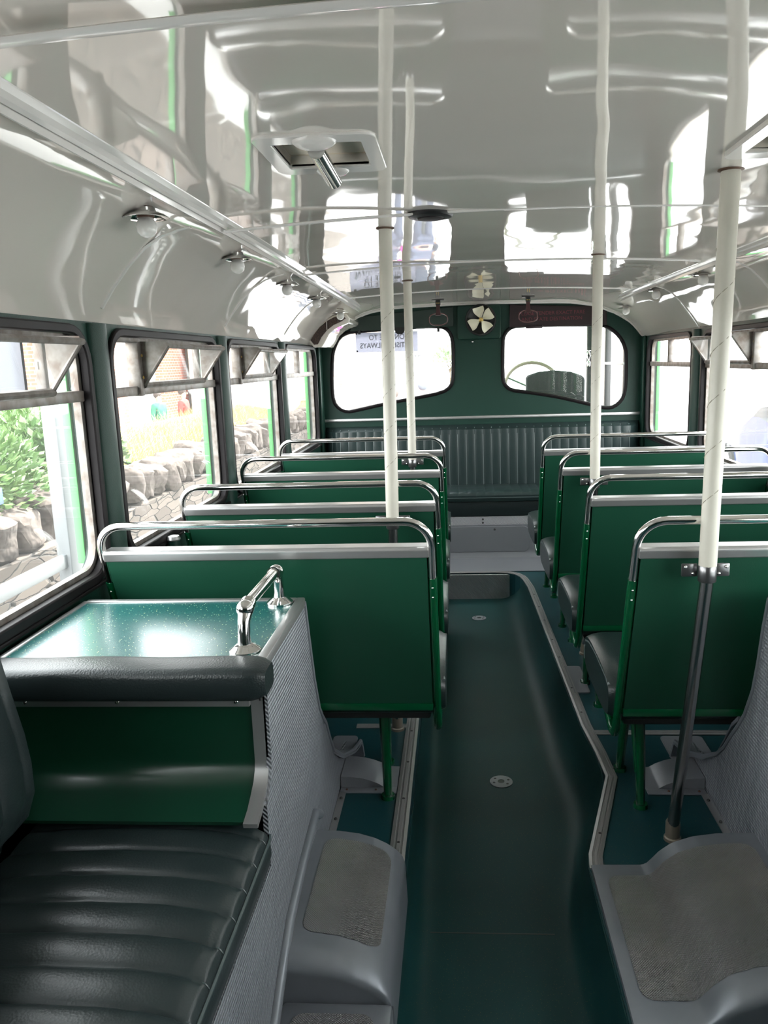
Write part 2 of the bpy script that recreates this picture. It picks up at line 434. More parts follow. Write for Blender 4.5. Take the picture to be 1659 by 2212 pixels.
# the gangway floor with its coved right-hand side
def well(u, v):
    y = YB + (4.72 - YB) * u
    xr = lerp_path([(p[1], p[0]) for p in rpath], y) - .001
    k = .07 + .06 * smooth01((y - 1.8) / .6)
    if v < .15: t = v / .15; return (LEDGE_L + .001 + .06 * (1 - math.cos(t * PI / 2)), y, -.06 - .10 * math.sin(t * PI / 2))
    if v > .6: t = (v - .6) / .4; a = t * PI / 2; return (xr - k + k * math.sin(a), y, -.16 + .155 * (1 - math.cos(a)) ** 1.15)
    t = (v - .15) / .45; x0 = LEDGE_L + .061; return (x0 + (xr - k - x0) * t, y, -.16)
g = MB().grid(well, 60, 26).obj('gangway', 'lino', floor, solid=.004, offs=0)
def ribbed_strip(path, w, name, z=.001, side=1):
    b = MB(); n = len(path); rows = []
    prof = [(0, 0), (0, .004), (.22, .006), (.26, .003), (.36, .003), (.40, .006), (.6, .006), (.64, .003), (.74, .003), (.78, .006), (1, .004), (1, 0)]
    for i, p in enumerate(path):
        a = Vector(path[max(0, i - 1)]); c = Vector(path[min(n - 1, i + 1)]); d = (c - a).normalized(); nn = Vector((d.y, -d.x)) * side
        rows.append([b.bm.verts.new((p[0] + nn.x * q * w, p[1] + nn.y * q * w, z + h)) for q, h in prof])
    for A, B in zip(rows, rows[1:]):
        for k in range(len(prof) - 1): b.bm.faces.new((A[k], A[k + 1], B[k + 1], B[k]))
    b.bm.faces.new(rows[0]); b.bm.faces.new(rows[-1][::-1])
    o = b.obj(name, 'ribbed_alu', smooth=False); struct(o)
    s = MB()
    for i in range(n - 1):
        a = Vector(path[i]); c = Vector(path[i + 1]); L = (c - a).length; d = (c - a).normalized(); nn = Vector((d.y, -d.x)) * side
        for k in range(int(L / .22)):
            p = a + d * (.1 + .22 * k) + nn * (w * .5)
            s.lathe([(.0045, 0), (.004, .0015)], (p.x, p.y, z + .0055), 'Z', 8)
    if len(s.bm.verts): s.obj('screw', 'groove', o, smooth=False)
    return o
ribbed_strip([(LEDGE_L, 1.84), (LEDGE_L, 4.68)], .044, 'trim_1', side=-1)
ribbed_strip(rpath[1:] + rcurve + [(-.05, 4.722), (-.25, 4.722)], .036, 'trim_2')
ribbed_strip([(-.56, 2.66), (-.38, 2.66)], .03, 'trim_3', z=.0015)
ribbed_strip([(.285, 2.61), (1.05, 2.61)], .03, 'trim_4', z=.0015)
MB().box(-.27, .05, 1.797, 1.801, -.1590, -.1573).obj('trim_5', 'seam_line')['kind'] = 'structure'
# tread-plate end wall of the gangway
pl = rrect(-.30, .16, -.158, -.004, .05)
MB().prism([(x, z) for x, z in pl], 4.70, 4.712, 'Y').obj('gangway_end_plate', 'end_plate', floor)

# ---- side walls: lower panel, header, pillars, window bays
def profile_pillars(side): return [-1.30, .99, 2.08, 3.205, 4.325, 5.455] if side < 0 else [-1.30, .88, 1.98, 3.10, 4.345, 5.49]
def bays(side):
    return [(-.06, .94), (1.04, 2.01), (2.15, 3.14), (3.275, 4.255), (4.40, 5.36)] if side < 0 else \
           [(-.17, .83), (.93, 1.93), (2.03, 3.05), (3.15, 4.235), (4.425, 5.41)]
win_no = 0
def wall(side):
    X = XL if side < 0 else XR
    b = MB()
    b.box(X, X + side * .05, YB, YF, -.3, SILL - .05)
    b.box(X, X + side * .05, YB, YF, HEAD + .05, 1.75)
    bs = bays(side)
    edges = [bs[0][0] - .05] + [(p[1] + q[0]) / 2 for p, q in zip(bs, bs[1:])] + [YF]
    b.box(X, X + side * .05, YB, edges[0], SILL - .05, HEAD + .05)
    for (y0, y1), e0, e1 in zip(bs, edges, edges[1:]):
        r = .085
        b.ring(rrect(y0, y1, SILL, HEAD, r), rect_like(e0, e1, SILL - .05, HEAD + .05), X, X + side * .05, 'X')
    w = struct(b.obj('wall_left' if side < 0 else 'wall_right', 'wall_green', smooth=False))
    for yp in profile_pillars(side)[1:-1]:
        wd = .047
        pts = [(X - side * wd * .55 * math.sin(PI * k / 10), yp + wd * math.cos(PI * k / 10)) for k in range(11)]
        MB().prism(pts, SILL - .25, CORN - .004, 'Z').obj('pillar', 'wall_green', w)
    ye = profile_pillars(side)[-1]
    MB().box(X - side * .022, X, ye - .02, YF, SILL - .3, CORN - .004, .008).obj('pillar', 'wall_green', w)
    return w
def window(side, y0, y1, kind):
    global win_no
    win_no += 1
    X = XL if side < 0 else XR; o = side
    r = .085
    P0 = rrect(y0, y1, SILL, HEAD, r)
    P1 = rrect(y0 + .004, y1 - .004, SILL + .004, HEAD - .004, r - .004)
    P2 = rrect(y0 + .022, y1 - .022, SILL + .020, HEAD - .022, r - .022)
    f = struct(MB().ring(P2, P1, X + o * .014, X + o * .034, 'X').obj('window_%d' % win_no, 'alu_old'))
    MB().ring(rrect(y0 + .008, y1 - .008, SILL + .008, HEAD - .008, r - .008), rrect(y0 - .016, y1 + .016, SILL - .018, HEAD + .016, r + .016), X - o * .012, X + o * .013, 'X').obj('gasket', 'rubber', f, bevel=.004)
    for yy, d in ((y0, 1), (y1, -1)): MB().box(X + o * .051, X + o * .074, yy - d * .02, yy + d * .011, SILL + .02, HEAD - .02, .004).obj('outer_pillar', 'lime_paint', f)
    zr0, zr1 = 1.222, 1.250
    MB().box(X + o * .006, X + o * .034, y0 + .012, y1 - .012, zr0, zr1, .003).obj('middle_rail', 'alu_old', f)
    xg = X + o * .024
    def pane(a, c, z0, z1, name='pane', rr=.06):
        MB().prism(rrect(a, c, z0, z1, min(rr, (z1 - z0) / 2.2, (c - a) / 2.2)), xg - .002, xg + .002, 'X').obj(name, 'glass', f, smooth=False)
    pane(y0 + .016, y1 - .016, SILL + .014, zr0 + .004)
    if kind == 'hopper' or kind == 'hopper_r':
        if side < 0: h0, h1 = y0 + .225, y1 - .19
        else: h0, h1 = y0 + .40, y1 - .06
        mu = h0 if side < 0 else h0
        pane(y0 + .016, h0, zr1 - .004, HEAD - .016); pane(h1, y1 - .016, zr1 - .004, HEAD - .016)
        MB().box(X - o * .004, X + o * .034, h0 - .028, h0 + .002, zr1 - .03, HEAD - .02, .003).obj('mullion', 'alu_old', f)
        s = MB()
        for z in (1.275, 1.34): s.lathe([(.005, 0), (.004, .003)], (X - o * .008 if o < 0 else X - .004, h0 - .013, z), 'X', 8)
        s.obj('screw', 'brass', f)
        MB().box(X + o * .01, X + o * .034, h1, h1 + .02, zr1, HEAD - .02, .003).obj('mullion', 'alu_old', f)
        xt = X - o * .088
        hop = MB()
        hop.tube([(X - o * .004, h0, zr1 + .002), (X - o * .004, h1, zr1 + .002)], .010, 8)
        hop.tube([(xt, h0, HEAD - .033), (xt, h1, HEAD - .033)], .008, 8)
        hop.tube([(X - o * .004, h0 + .004, zr1 + .002), (xt, h0 + .004, HEAD - .033)], .006, 8)
        hop.tube([(X - o * .004, h1 - .004, zr1 + .002), (xt, h1 - .004, HEAD - .033)], .006, 8)
        hv = hop.obj('hopper_vent', 'alu_old', f)
        for yy in (h0 + .002, h1 - .006):
            MB().prism([(X, zr1), (xt, HEAD - .035), (xt + o * .005, HEAD - .02), (X, HEAD - .018)], yy, yy + .004, 'Y').obj('cheek', 'alu_old', hv)
        p = MB()
        p._add([(X - o * .004, h0 + .01, zr1 + .006), (X - o * .004, h1 - .01, zr1 + .006), (xt, h1 - .01, HEAD - .036), (xt, h0 + .01, HEAD - .036)], [(0, 1, 2, 3)])
        p.obj('pane', 'glass', hv, smooth=False, solid=.004)
    else:
        ys = y0 + .43 if side < 0 else y0 + .50
        pane(y0 + .016, ys, zr1 - .004, HEAD - .016); pane(ys + .02, y1 - .016, zr1 - .004, HEAD - .016)
        MB().box(X + o * .004, X + o * .034, ys, ys + .012, zr1 - .005, HEAD - .02, .002).box(X + o * .004, X + o * .034, ys + .022, ys + .034, zr1 - .005, HEAD - .02, .002).obj('mullion', 'alu_old', f)
    return f
for side in (-1, 1):
    wall(side)
    for i, (y0, y1) in enumerate(bays(side)):
        window(side, y0, y1, 'slide' if i == 4 else 'hopper')

# ---- front bulkhead with two shaped windows
W1 = [(-1.037, 1.341), (-1.021, 1.404), (-.982, 1.475), (-.923, 1.505), (-.864, 1.512), (-.46, 1.527), (-.307, 1.529), (-.25, 1.518), (-.209, 1.476), (-.195, 1.394), (-.199, 1.181), (-.216, 1.118), (-.275, 1.078), (-.463, 1.046), (-.679, 1.012), (-.887, .970), (-.947, .960), (-1.005, .984), (-1.043, 1.034), (-1.049, 1.157)]
W2 = [(.146, 1.415), (.154, 1.455), (.186, 1.497), (.246, 1.516), (.689, 1.509), (.816, 1.502), (.872, 1.478), (.932, 1.425), (.968, 1.359), (.981, 1.303), (.983, 1.104), (.969, 1.016), (.932, .966), (.883, .942), (.832, .946), (.759, .967), (.505, 1.033), (.289, 1.069), (.2, 1.081), (.155, 1.12), (.143, 1.177)]
def smooth_path(P, it=1):
    for _ in range(it):
        Q = []
        for i in range(len(P)):
            a, c = Vector(P[i]), Vector(P[(i + 1) % len(P)])
            Q += [tuple(a * .75 + c * .25), tuple(a * .25 + c * .75)]
        P = Q
    return P
W1s, W2s = smooth_path(W1, 1), smooth_path(W2, 1)
def holed(poly, holes, y0, y1):
    b = MB(); bm = b.bm; es = []
    for path in [poly] + holes:
        vs = [bm.verts.new((x, y0, z)) for x, z in path]
        es += [bm.edges.new((vs[i], vs[(i + 1) % len(vs)])) for i in range(len(vs))]
    bmesh.ops.triangle_fill(bm, use_beauty=True, use_dissolve=False, edges=es)
    ex = bmesh.ops.extrude_face_region(bm, geom=bm.faces[:])
    bmesh.ops.translate(bm, verts=[v for v in ex['geom'] if isinstance(v, bmesh.types.BMVert)], vec=(0, y1 - y0, 0))
    return b
bulk = struct(holed([(XL - .05, -.3), (XR + .05, -.3), (XR + .05, 1.75), (XL - .05, 1.75)], [W1s, W2s], YF, YF + .05).obj('wall_front', 'wall_green', smooth=False))
for k, Ws in enumerate((W1s, W2s)):
    win_no += 1
    cx = sum(p[0] for p in Ws) / len(Ws); cz = sum(p[1] for p in Ws) / len(Ws)
    f = struct(MB().tube([(x, YF - .002, z) for x, z in Ws], .013, 8, closed=True).obj('window_%d' % win_no, 'rubber'))
    MB().prism(Ws, YF + .018, YF + .022, 'Y').obj('pane', 'glass_clear', f, smooth=False)
    tag(f, None)
MB().box(XL + .01, XR - .01, YF - .02, YF, .892, .912, .004).obj('trim_6', 'alu')['kind'] = 'structure'

# ---- rear wall behind the camera with no window
rear = struct(MB().box(XL - .05, XR + .05, YB - .05, YB, -.3, 1.75).obj('wall_back', 'wall_green', smooth=False))

# ---- ceiling: shallow vault, coves down to the cornice
def roof_z(x): return 1.688 - .030 * (x / .81) ** 2
def roof_zz(x, y): return roof_z(x) + (.022 * smooth01(-x / .7) * (1 - smooth01((y - 2.3) / 2.4)) if x < 0 else 0)
COVE = [(.80, 1.658), (.86, 1.648), (.91, 1.633), (.955, 1.607), (1.00, 1.565), (1.045, 1.512), (1.08, 1.462), (1.105, 1.425)]
RIM = [(.75, 1.640), (.80, 1.622), (.84, 1.605), (.89, 1.588), (.95, 1.555), (1.0, 1.522), (1.035, 1.490), (1.07, 1.445), (1.095, 1.415)]
def ceil_pt(u, v):
    y = YB + (YF - YB) * u
    s = -1 + 2 * v; a = abs(s); sg = 1 if s >= 0 else -1
    if a < .62:
        x = a / .62 * .80; z = roof_z(x)
    else:
        x = .80 + (a - .62) / .38 * .305; z = lerp_path(COVE, x)
    t = smooth01((y - 4.75) / .75)
    zr = 1.675 - .012 * (x / .6) ** 2 if x < .6 else lerp_path([(.6, 1.663)] + RIM, x)
    z = z + (min(z, zr) - z) * t
    if sg < 0:
        x *= 1.022; z += .022 * smooth01(x / .7) * (1 - smooth01((x - .84) / .16)) * (1 - smooth01((y - 2.3) / 2.4))
    return (sg * x * (1 if x < 1 else 1.0), y, z)
VENTS = ((-.535, -.312, 1.455, 1.735), (.352, .60, 1.40, 1.70))
b = MB().grid(ceil_pt, 70, 64)
ceiling = struct(b.obj('ceiling', 'cream_gloss', solid=.02, offs=1))
cut = MB()
for xa, xb, ya, yb in VENTS: cut.box(xa + .030, xb - .030, ya + .050, yb - .050, 1.5, 1.9)
cut = cut.obj('cut', 'beige', smooth=False)
md = ceiling.modifiers.new('cut', 'BOOLEAN'); md.operation = 'DIFFERENCE'; md.object = cut; md.solver = 'EXACT'
bpy.context.view_layer.update()
me = bpy.data.meshes.new_from_object(ceiling.evaluated_get(bpy.context.evaluated_depsgraph_get()))
ceiling.modifiers.clear(); ceiling.data = me; bpy.data.objects.remove(cut)
me.materials.clear(); me.materials.append(M['cream_gloss'])
for p in me.polygons: p.use_smooth = True; p.material_index = 0
me.set_sharp_from_angle(angle=math.radians(60))
def arch_strip(y, w, h, x0, x1, name, m='cream_trim', parent=None, drop=0.):
    b = MB(); rows = []
    n = 40
    for k in range(n + 1):
        x = x0 + (x1 - x0) * k / n; a = abs(x)
        u = (y - YB) / (YF - YB)
        ax = a / (1.022 if x < 0 else 1)
        v = (ax / .80 * .62) if ax < .8 else .62 + (ax - .8) / .305 * .38
        p = ceil_pt(u, .5 + .5 * v); z = p[2] + .002 - drop
        nx = 0 if a < .85 else (1 if x > 0 else -1) * min(1, (a - .85) / .2) * .8
        rows.append([b.bm.verts.new((x, y - w / 2, z)), b.bm.verts.new((x - nx * h, y - w * .3, z - h)), b.bm.verts.new((x - nx * h, y + w * .3, z - h)), b.bm.verts.new((x, y + w / 2, z))])
    for A, B in zip(rows, rows[1:]):
        for k in range(3): b.bm.faces.new((A[k], A[k + 1], B[k + 1], B[k]))
    return struct(b.obj(name, m, parent, solid=.002, offs=1))
tn = 7
for y in (-.2, .95, 2.22, 3.33, 4.61):
    arch_strip(y, .026, .0035, -.80, .80, 'trim_%d' % tn); tn += 1
for y in (2.08, 3.205, 4.325):
    for s in (-1, 1):
        a, c = (.85, 1.105)
        arch_strip(y, .012, .003, s * a, s * c, 'trim_%d' % tn); tn += 1
# white bead where the ceiling meets the bulkhead
rimp = []
for k in range(61):
    v = k / 60; p = ceil_pt(1.0, v); rimp.append((p[0], YF - .012, p[2] - .004))
struct(MB().tube(rimp, .009, 8).obj('trim_%d' % tn, 'cream_trim')); tn += 1
# long mouldings between ceiling and cove, and the cornices
for s in (-1, 1):
    x0 = s * (.790 if s < 0 else .825)
    prof = [(-.024, .006), (-.019, -.006), (-.006, -.010), (-.001, -.018), (.010, -.020), (.016, -.013), (.021, -.028), (.028, -.026), (.031, .004), (.031, .02), (-.024, .02)]
    def mould(u, v, s=s, x0=x0):
        y = YB + (YF - .03 - YB) * u; k = int(round(v * len(prof))) % len(prof)
        zz = 1.668 + (.020 * (1 - smooth01((y - 2.3) / 2.4)) if s < 0 else -.004) - .012 * smooth01((y - 4.4) / .9)
        return (x0 + s * prof[k][0], y, zz + prof[k][1])
    struct(MB().grid(mould, 40, len(prof)).obj('trim_%d' % tn, 'cream_trim')); tn += 1
    X = XL if s < 0 else XR
    struct(MB().box(X - s * .012, X, YB, YF - .1, .742, .752, .003).obj('trim_%d' % tn, 'rubber')); tn += 1

# ================================================================== BUS SEATS
W = .845
def rec(z): return .33 * (.85 - z)
def make_seat(aisle, inset):
    root = thing('bus_seat', (0, 0, 0))
    def P(x): return x if aisle > 0 else W - x          # x measured from the aisle end -> local x grows to the window
    # local frame: x from the left end (0..W); aisle end at x=0 when aisle>0 else at W
    def X(x): return x if aisle > 0 else W - x
    zz = [.338, .45, .58, .70, .822]
    b = MB(); rows = []
    for z in zz:
        rows.append([b.bm.verts.new((x, rec(z) + d, z)) for x, d in ((.012, 0), (W - .012, 0), (W - .012, .018), (.012, .018))])
    for A, B in zip(rows, rows[1:]):
        for k in range(4): b.bm.faces.new((A[k], A[(k + 1) % 4], B[(k + 1) % 4], B[k]))
    b.bm.faces.new(rows[0]); b.bm.faces.new(rows[-1][::-1])
    b.obj('back_panel', 'seat_green', root, smooth=False, local=True)
    MB().box(.010, W - .010, rec(.347) - .006, rec(.347) + .02, .336, .358, .003).obj('bottom_rail', 'tube_green', root, local=True)
    MB().prism([(rec(.838) - .006, .838), (rec(.818) - .004, .816), (rec(.818) + .02, .816), (rec(.845) + .05, .838), (rec(.845) + .05, .846), (rec(.845) + .002, .846)], .006, W - .006, 'X').obj('top_capping', 'alu', root, smooth=False, local=True, bevel=.003)
    def yz(z): return rec(z) + .012
    rr = .066; zt = .913
    pts = [(0, yz(.752), .752), (0, yz(.80), .80)]
    for k in range(9):
        a = PI - PI / 2 * k / 8; pts.append((rr + rr * math.cos(a), yz(zt - rr + rr * math.sin(a)), zt - rr + rr * math.sin(a)))
    pts += [(W - p[0], p[1], p[2]) for p in pts[::-1]]
    MB().tube(pts, .0105, 12).obj('grab_rail', 'chrome', root, local=True)
    for e in (0, W):
        tp = [(e, yz(.756), .756), (e, yz(.6), .6), (e, yz(.42), .42), (e, yz(.33), .33), (e, yz(.285) + .004, .285), (e, yz(.285) + .022, .262), (e, yz(.285) + .05, .255), (e, yz(.285) + .085, .268), (e, yz(.285) + .14, .292)]
        st = MB().tube(tp, .0122, 10).obj('side_tube', 'tube_green', root, local=True)
        for z in (.728, .700):
            MB().sphere((e, yz(z) - .0115, z), .0032, 8, 6).obj('rivet', 'chrome', st, local=True)
    MB().box(.02, W - .02, rec(.3) + .02, .60, .292, .336, .006).obj('seat_pan', 'underside', root, local=True)
    # cushion: boat-shaped, overhanging the aisle a little
    ex = .024
    def cx(t): return t
    cu = MB(); nx = 22; nv = 26
    def cush(u, v):
        x = -ex + (W + ex - .0) * u if aisle > 0 else (W + ex) * u
        a = 2 * PI * v
        cy, cz = .395, .372
        ca, sa = math.cos(a), math.sin(a)
        f = lambda q, e: math.copysign(abs(q) ** e, q)
        edge = min(u, 1 - u) * W
        sh = 1 - .22 * max(0, 1 - edge / .05) ** 2
        y = cy + .215 * f(ca, .45) * (1 - .06 * max(0, 1 - edge / .06) ** 2)
        z = cz + .066 * f(sa, .55) * sh - (.012 if sa < 0 else 0)
        if sa > 0: z += .010 * math.cos((y - cy) / .215 * PI / 2) - .003 * (abs(math.sin((x) / .078 * PI)) < .12)
        return (x, y, z)
    cu.grid(cush, 88, nv)
    cu.bm.verts.ensure_lookup_table()
    for u in (0, 1):
        vs = [cu.bm.verts.new(cush(u, j / nv)) for j in range(nv)]
        cu.bm.faces.new(vs if u else vs[::-1])
    bmesh.ops.remove_doubles(cu.bm, verts=cu.bm.verts[:], dist=.0005)
    co = cu.obj('seat_cushion', 'vinyl_seat', root, local=True)
    xe = (-ex + .004) if aisle > 0 else W + ex - .004
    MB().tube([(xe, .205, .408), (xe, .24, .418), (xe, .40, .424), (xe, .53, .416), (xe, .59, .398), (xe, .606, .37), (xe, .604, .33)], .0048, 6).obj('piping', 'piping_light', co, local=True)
    # upholstered front of the backrest
    def bk(u, v):
        x = .008 + (W - .016) * u; z = .40 + .43 * v
        edge = min(u, 1 - u) * W; d = .055 * min(1, (edge / .03) ** .5) * min(1, (min(v, 1 - v) * .43 / .03 + .05) ** .5)
        return (x, rec(z) + .018 + d, z)
    MB().grid(bk, 40, 10).obj('backrest_cushion', 'vinyl_teal', root, solid=.016, local=True)
    ax = X(inset)
    lg1 = [(ax, .30, .295), (ax + .004, .285, .15), (ax + .006, .275, .012)]
    MB().tube(lg1, [.017, .015, .013], 10).lathe([(.022, 0), (.02, .012)], (ax + .006, .275, 0), 'Z', 10).obj('leg', 'tube_green', root, local=True)
    lg2 = [(ax - .005, .41, .295), (ax - .01, .45, .15), (ax - .012, .485, .012)]
    MB().tube(lg2, [.017, .015, .013], 10).lathe([(.022, 0), (.02, .012)], (ax - .012, .485, 0), 'Z', 10).obj('leg', 'tube_green', root, local=True)
    MB().tube([(ax, .36, .29), (ax, .37, .22), (ax + .002, .31, .09)], .008, 8).obj('leg_brace', 'tube_green', root, local=True)
    MB().box(X(W - .03) - .02, X(W - .03) + .02, .26, .50, 0, .292, .006).obj('wall_side_leg', 'tube_green', root, local=True)
    return root
SEAT_L, SEAT_R = -1.0925, .2475
pl_ = make_seat(-1, .165); pr_ = make_seat(1, .085)
lab_l = ['green bus seat directly behind the speckled table top, nearest of the left row',
         'second green bus seat of the left row, nearer white pole on its back',
         'green bus seat in the left row between the two seats that carry white poles',
         'frontmost green bus seat of the left row, white pole on its back']
lab_r = ['nearest green bus seat of the right row, thick white pole on its back',
         'second green bus seat of the right row, without a pole',
         'green bus seat in the right row with the thinner white pole clamped to its back',
         'frontmost green bus seat of the right row, beside the front bench']
YLs = [1.90, 2.51, 3.26, 4.00]; YRs = [1.86, 2.545, 3.24, 3.93]
for ys, x0, proto, labs, grp in ((YLs, SEAT_L, pl_, lab_l, 'left row of bus seats'), (YRs, SEAT_R, pr_, lab_r, 'right row of bus seats')):
    for i, y in enumerate(ys):
        o = proto if i == 0 else copy_tree(proto)
        o.location = (x0, y, 0)
        tag(o, labs[i], 'bus seat', grp)

# ================================================================== GRAB POLES
def pole(x, yr, ztop, xb, lab, r=.0205, xt=None):
    xt = x if xt is None else xt
    y = yr - .038
    root = thing('grab_pole', (xb, y + .16, 0), lab, 'pole', 'white-wrapped grab poles')
    low = [(x, y, .83), (x, y + .004, .76), (x + (xb - x) * .35, y + .05, .52), (xb, y + .150, .05), (xb, y + .158, .004)]
    MB().tube(low, .0155, 14).obj('lower_pole', 'steel', root)
    MB().tube([(x, y, .80), (x + (xt - x) * .5, y, 1.2), (xt, y, ztop)], [r, r * 1.02, r], 18).obj('wrapped_sleeve', 'white_tape', root)
    hx = MB(); pts = []
    for k in range(0, 50):
        t = k / 49; z = .9 + t * .62; a = t * 2 * PI * 5.5
        pts.append((x + (xt - x) * (z - .8) / (ztop - .8) + (r + .0003) * math.cos(a), y + (r + .0003) * math.sin(a), z))
    hx.tube(pts, .0011, 5).obj('tape_seam', 'tape_edge', root)
    MB().lathe([(r + .001, 0), (r + .007, .002), (r + .007, .006), (r + .001, .008)], (xt, y, ztop - .006), 'Z', 18).obj('ceiling_collar', 'brown', root)
    br = MB().lathe([(.0195, 0), (.021, .002), (.021, .038), (.0195, .04)], (x, y, .772), 'Z', 16)
    br.box(x - .056, x - .018, y + .012, y + .018, .780, .812, .008).box(x + .018, x + .056, y + .012, y + .018, .780, .812, .008)
    bo = br.obj('clamp_bracket', 'dark_steel', root)
    for dx, dz in ((-.047, .804), (-.03, .788), (.047, .804), (.03, .788)):
        MB().sphere((x + dx, y + .011, dz), .0045, 8, 6).obj('bolt', 'chrome', bo)
    MB().lathe([(.0195, 0), (.0195, .05), (.0175, .056)], (xb, y + .154, .0), 'Z', 14).lathe([(.024, 0), (.023, .008), (.0195, .011)], (xb, y + .154, 0), 'Z', 14).obj('floor_socket', 'socket_metal', root)
    return root
pole(-.390, YLs[1], roof_zz(-.383, 2.47) + .002, -.41, 'white-wrapped grab pole clamped to the second left-hand seat, nearer of the two left poles', xt=-.383)
pole(-.407, YLs[3], roof_zz(-.407, 3.96) + .002, -.42, 'white-wrapped grab pole clamped to the frontmost left-hand seat')
pole(.401, YRs[0], 1.683, .388, 'thick white-wrapped grab pole clamped to the nearest right-hand seat, bare steel below', xt=.414)
pole(.376, YRs[2], 1.684, .37, 'white-wrapped grab pole clamped to the third right-hand seat, farther of the two right poles')

# ================================================================== FRONT BENCH
bench = thing('bench_seat', (0, 5.3, 0), 'long dark pleated vinyl bench across the front bulkhead facing the gangway', 'bench seat')
def pleat(t, pitch, depth, p=.32):
    q = (t / pitch) % 1.0
    return -depth * (1 - abs(math.sin(PI * q)) ** p)
bx0, bx1 = -1.10, 1.07
def bback(u, v):
    x = bx0 + (bx1 - bx0) * u; z = .43 + .425 * v
    e = min(u, 1 - u) * (bx1 - bx0); ev = (1 - v) * .425
    d = .085 * min(1, .15 + (e / .10) ** .6) * min(1, .25 + (ev / .05) ** .6)
    return (x, 5.535 - d + .03 * (v) - pleat(x, .0585, .006) - .022, z)
MB().grid(bback, 520, 14).obj('backrest', 'vinyl_teal', bench, solid=.02, offs=1)
def bcush(u, v):
    x = bx0 + (bx1 - bx0) * u; a = v
    # section from the back, over the top, down the front
    sec = [(5.46, .415), (5.40, .450), (5.20, .458), (5.10, .456), (5.065, .448), (5.048, .43), (5.046, .405), (5.05, .392)]
    k = a * (len(sec) - 1); i = min(int(k), len(sec) - 2); t = k - i
    y = sec[i][0] + (sec[i + 1][0] - sec[i][0]) * t; z = sec[i][1] + (sec[i + 1][1] - sec[i][1]) * t
    return (x, y, z + pleat(x, .0585, .006) * (1 if z > .44 else .3))
MB().grid(bcush, 420, 21).obj('seat_cushion', 'vinyl_teal', bench, solid=.02, offs=-1)
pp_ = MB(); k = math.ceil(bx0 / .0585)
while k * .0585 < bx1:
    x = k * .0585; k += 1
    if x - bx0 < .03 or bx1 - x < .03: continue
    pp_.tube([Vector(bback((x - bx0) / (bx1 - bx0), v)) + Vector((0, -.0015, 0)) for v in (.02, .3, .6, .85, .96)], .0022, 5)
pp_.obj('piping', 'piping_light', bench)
MB().tube([(bx0, 5.046, .414), (bx1, 5.046, .414)], .004, 6).obj('piping', 'piping', bench)
MB().box(bx0, bx1, 5.062, 5.50, .290, .398, .006).obj('base_panel', 'vinyl', bench)
riser = thing('heel_panel', (0, 5.07, 0), 'pale metal step panel with tread plate under the front bench', 'step panel')
MB().box(-1.12, 1.09, 5.066, 5.50, .012, .288).obj('tread_plate', 'heel_plate', riser, smooth=False)
cv = [(4.745, .001), (4.745, .006), (5.00, .010), (5.030, .020), (5.046, .045), (5.052, .075), (5.052, .235), (5.060, .235), (5.060, .001)]
MB().prism(cv, -1.12, 1.09, 'X').obj('ledge_plate', 'pale_plate', riser)
ap = rrect(-.31, .28, .055, .225, .04)
MB().prism(ap, 5.046, 5.054, 'Y').obj('access_cover', 'pale_plate', riser, bevel=.002)
s = MB()
for x, y, z in ((-.02, 5.066, .27), (-.02, 5.066, .247), (.055, 5.046, .205), (-.24, 5.046, .195)):
    s.lathe([(.007, 0), (.005, -.003)], (x, y, z), 'Y', 10)
s.obj('screw', 'groove', riser)

# ================================================================== LEFT WHEEL-ARCH LOCKER, TABLE TOP, SIDE BENCH
lock = thing('wheel_arch_locker', (-.85, 1.6, 0), 'grey tread-plate wheel-arch box on the left with a speckled teal top and chrome handle', 'locker')
XP = -.560
MB().box(-1.105, XP - .016, 1.445, 1.822, .724, .7355, .002).obj('table_top', 'laminate', lock, smooth=False, label='speckled teal laminate top')
ed = MB(); ed.box(XP - .018, XP + .003, 1.42, 1.838, .716, .739, .003); ed.box(-1.105, XP - .016, 1.818, 1.838, .716, .739, .003); ed.box(-1.112, -1.098, 1.445, 1.83, .716, .7385, .003)
ed.obj('edge_strip', 'alu', lock)
MB().box(-1.115, XP - .012, 1.445, 1.825, .02, .722).obj('carcass', 'panel_green', lock, smooth=False)
side = [(1.378, .002), (1.378, .458), (1.395, .466), (1.416, .484), (1.429, .505), (1.434, .53), (1.434, .726), (1.838, .726), (1.862, .64), (1.905, .50), (1.955, .395), (1.995, .350), (2.04, .31), (2.085, .245), (2.14, .175), (2.22, .115), (2.32, .080), (2.40, .070), (2.41, .050), (2.43, .002)]
MB().prism(side, XP - .010, XP, 'X').obj('tread_plate_side', 'tread_grey', lock, smooth=False)
fl = MB()
NS = [i for i, p in enumerate(side) if p == (1.838, .726)][0]
rim = [(y, z) for y, z in side[NS:]]
fl.tube([(XP - .002 + (.05 * smooth01((y - 2.1) / .35)), y, z) for y, z in rim], .007, 8).obj('flange', 'grey_paint', lock)
# flare turning out over the floor
def flare(u, v):
    i = NS + 4 + u * 8; k = min(int(i), len(side) - 2); t = i - k
    y = side[k][0] + (side[k + 1][0] - side[k][0]) * t; z = side[k][1] + (side[k + 1][1] - side[k][1]) * t
    return (XP + .052 * v * smooth01((y - 2.08) / .35), y, z * (1 - .04 * v))
MB().grid(flare, 24, 4).obj('flare', 'grey_paint', lock, solid=.006)
MB().box(XP + .001, XP + .022, 1.85, 2.20, .0015, .005, .001).obj('floor_strip', 'alu', lock)
s = MB()
for y in (1.93, 2.05, 2.16): s.sphere((XP + .012, y, .006), .005, 8, 6)
s.obj('screw', 'groove', lock)
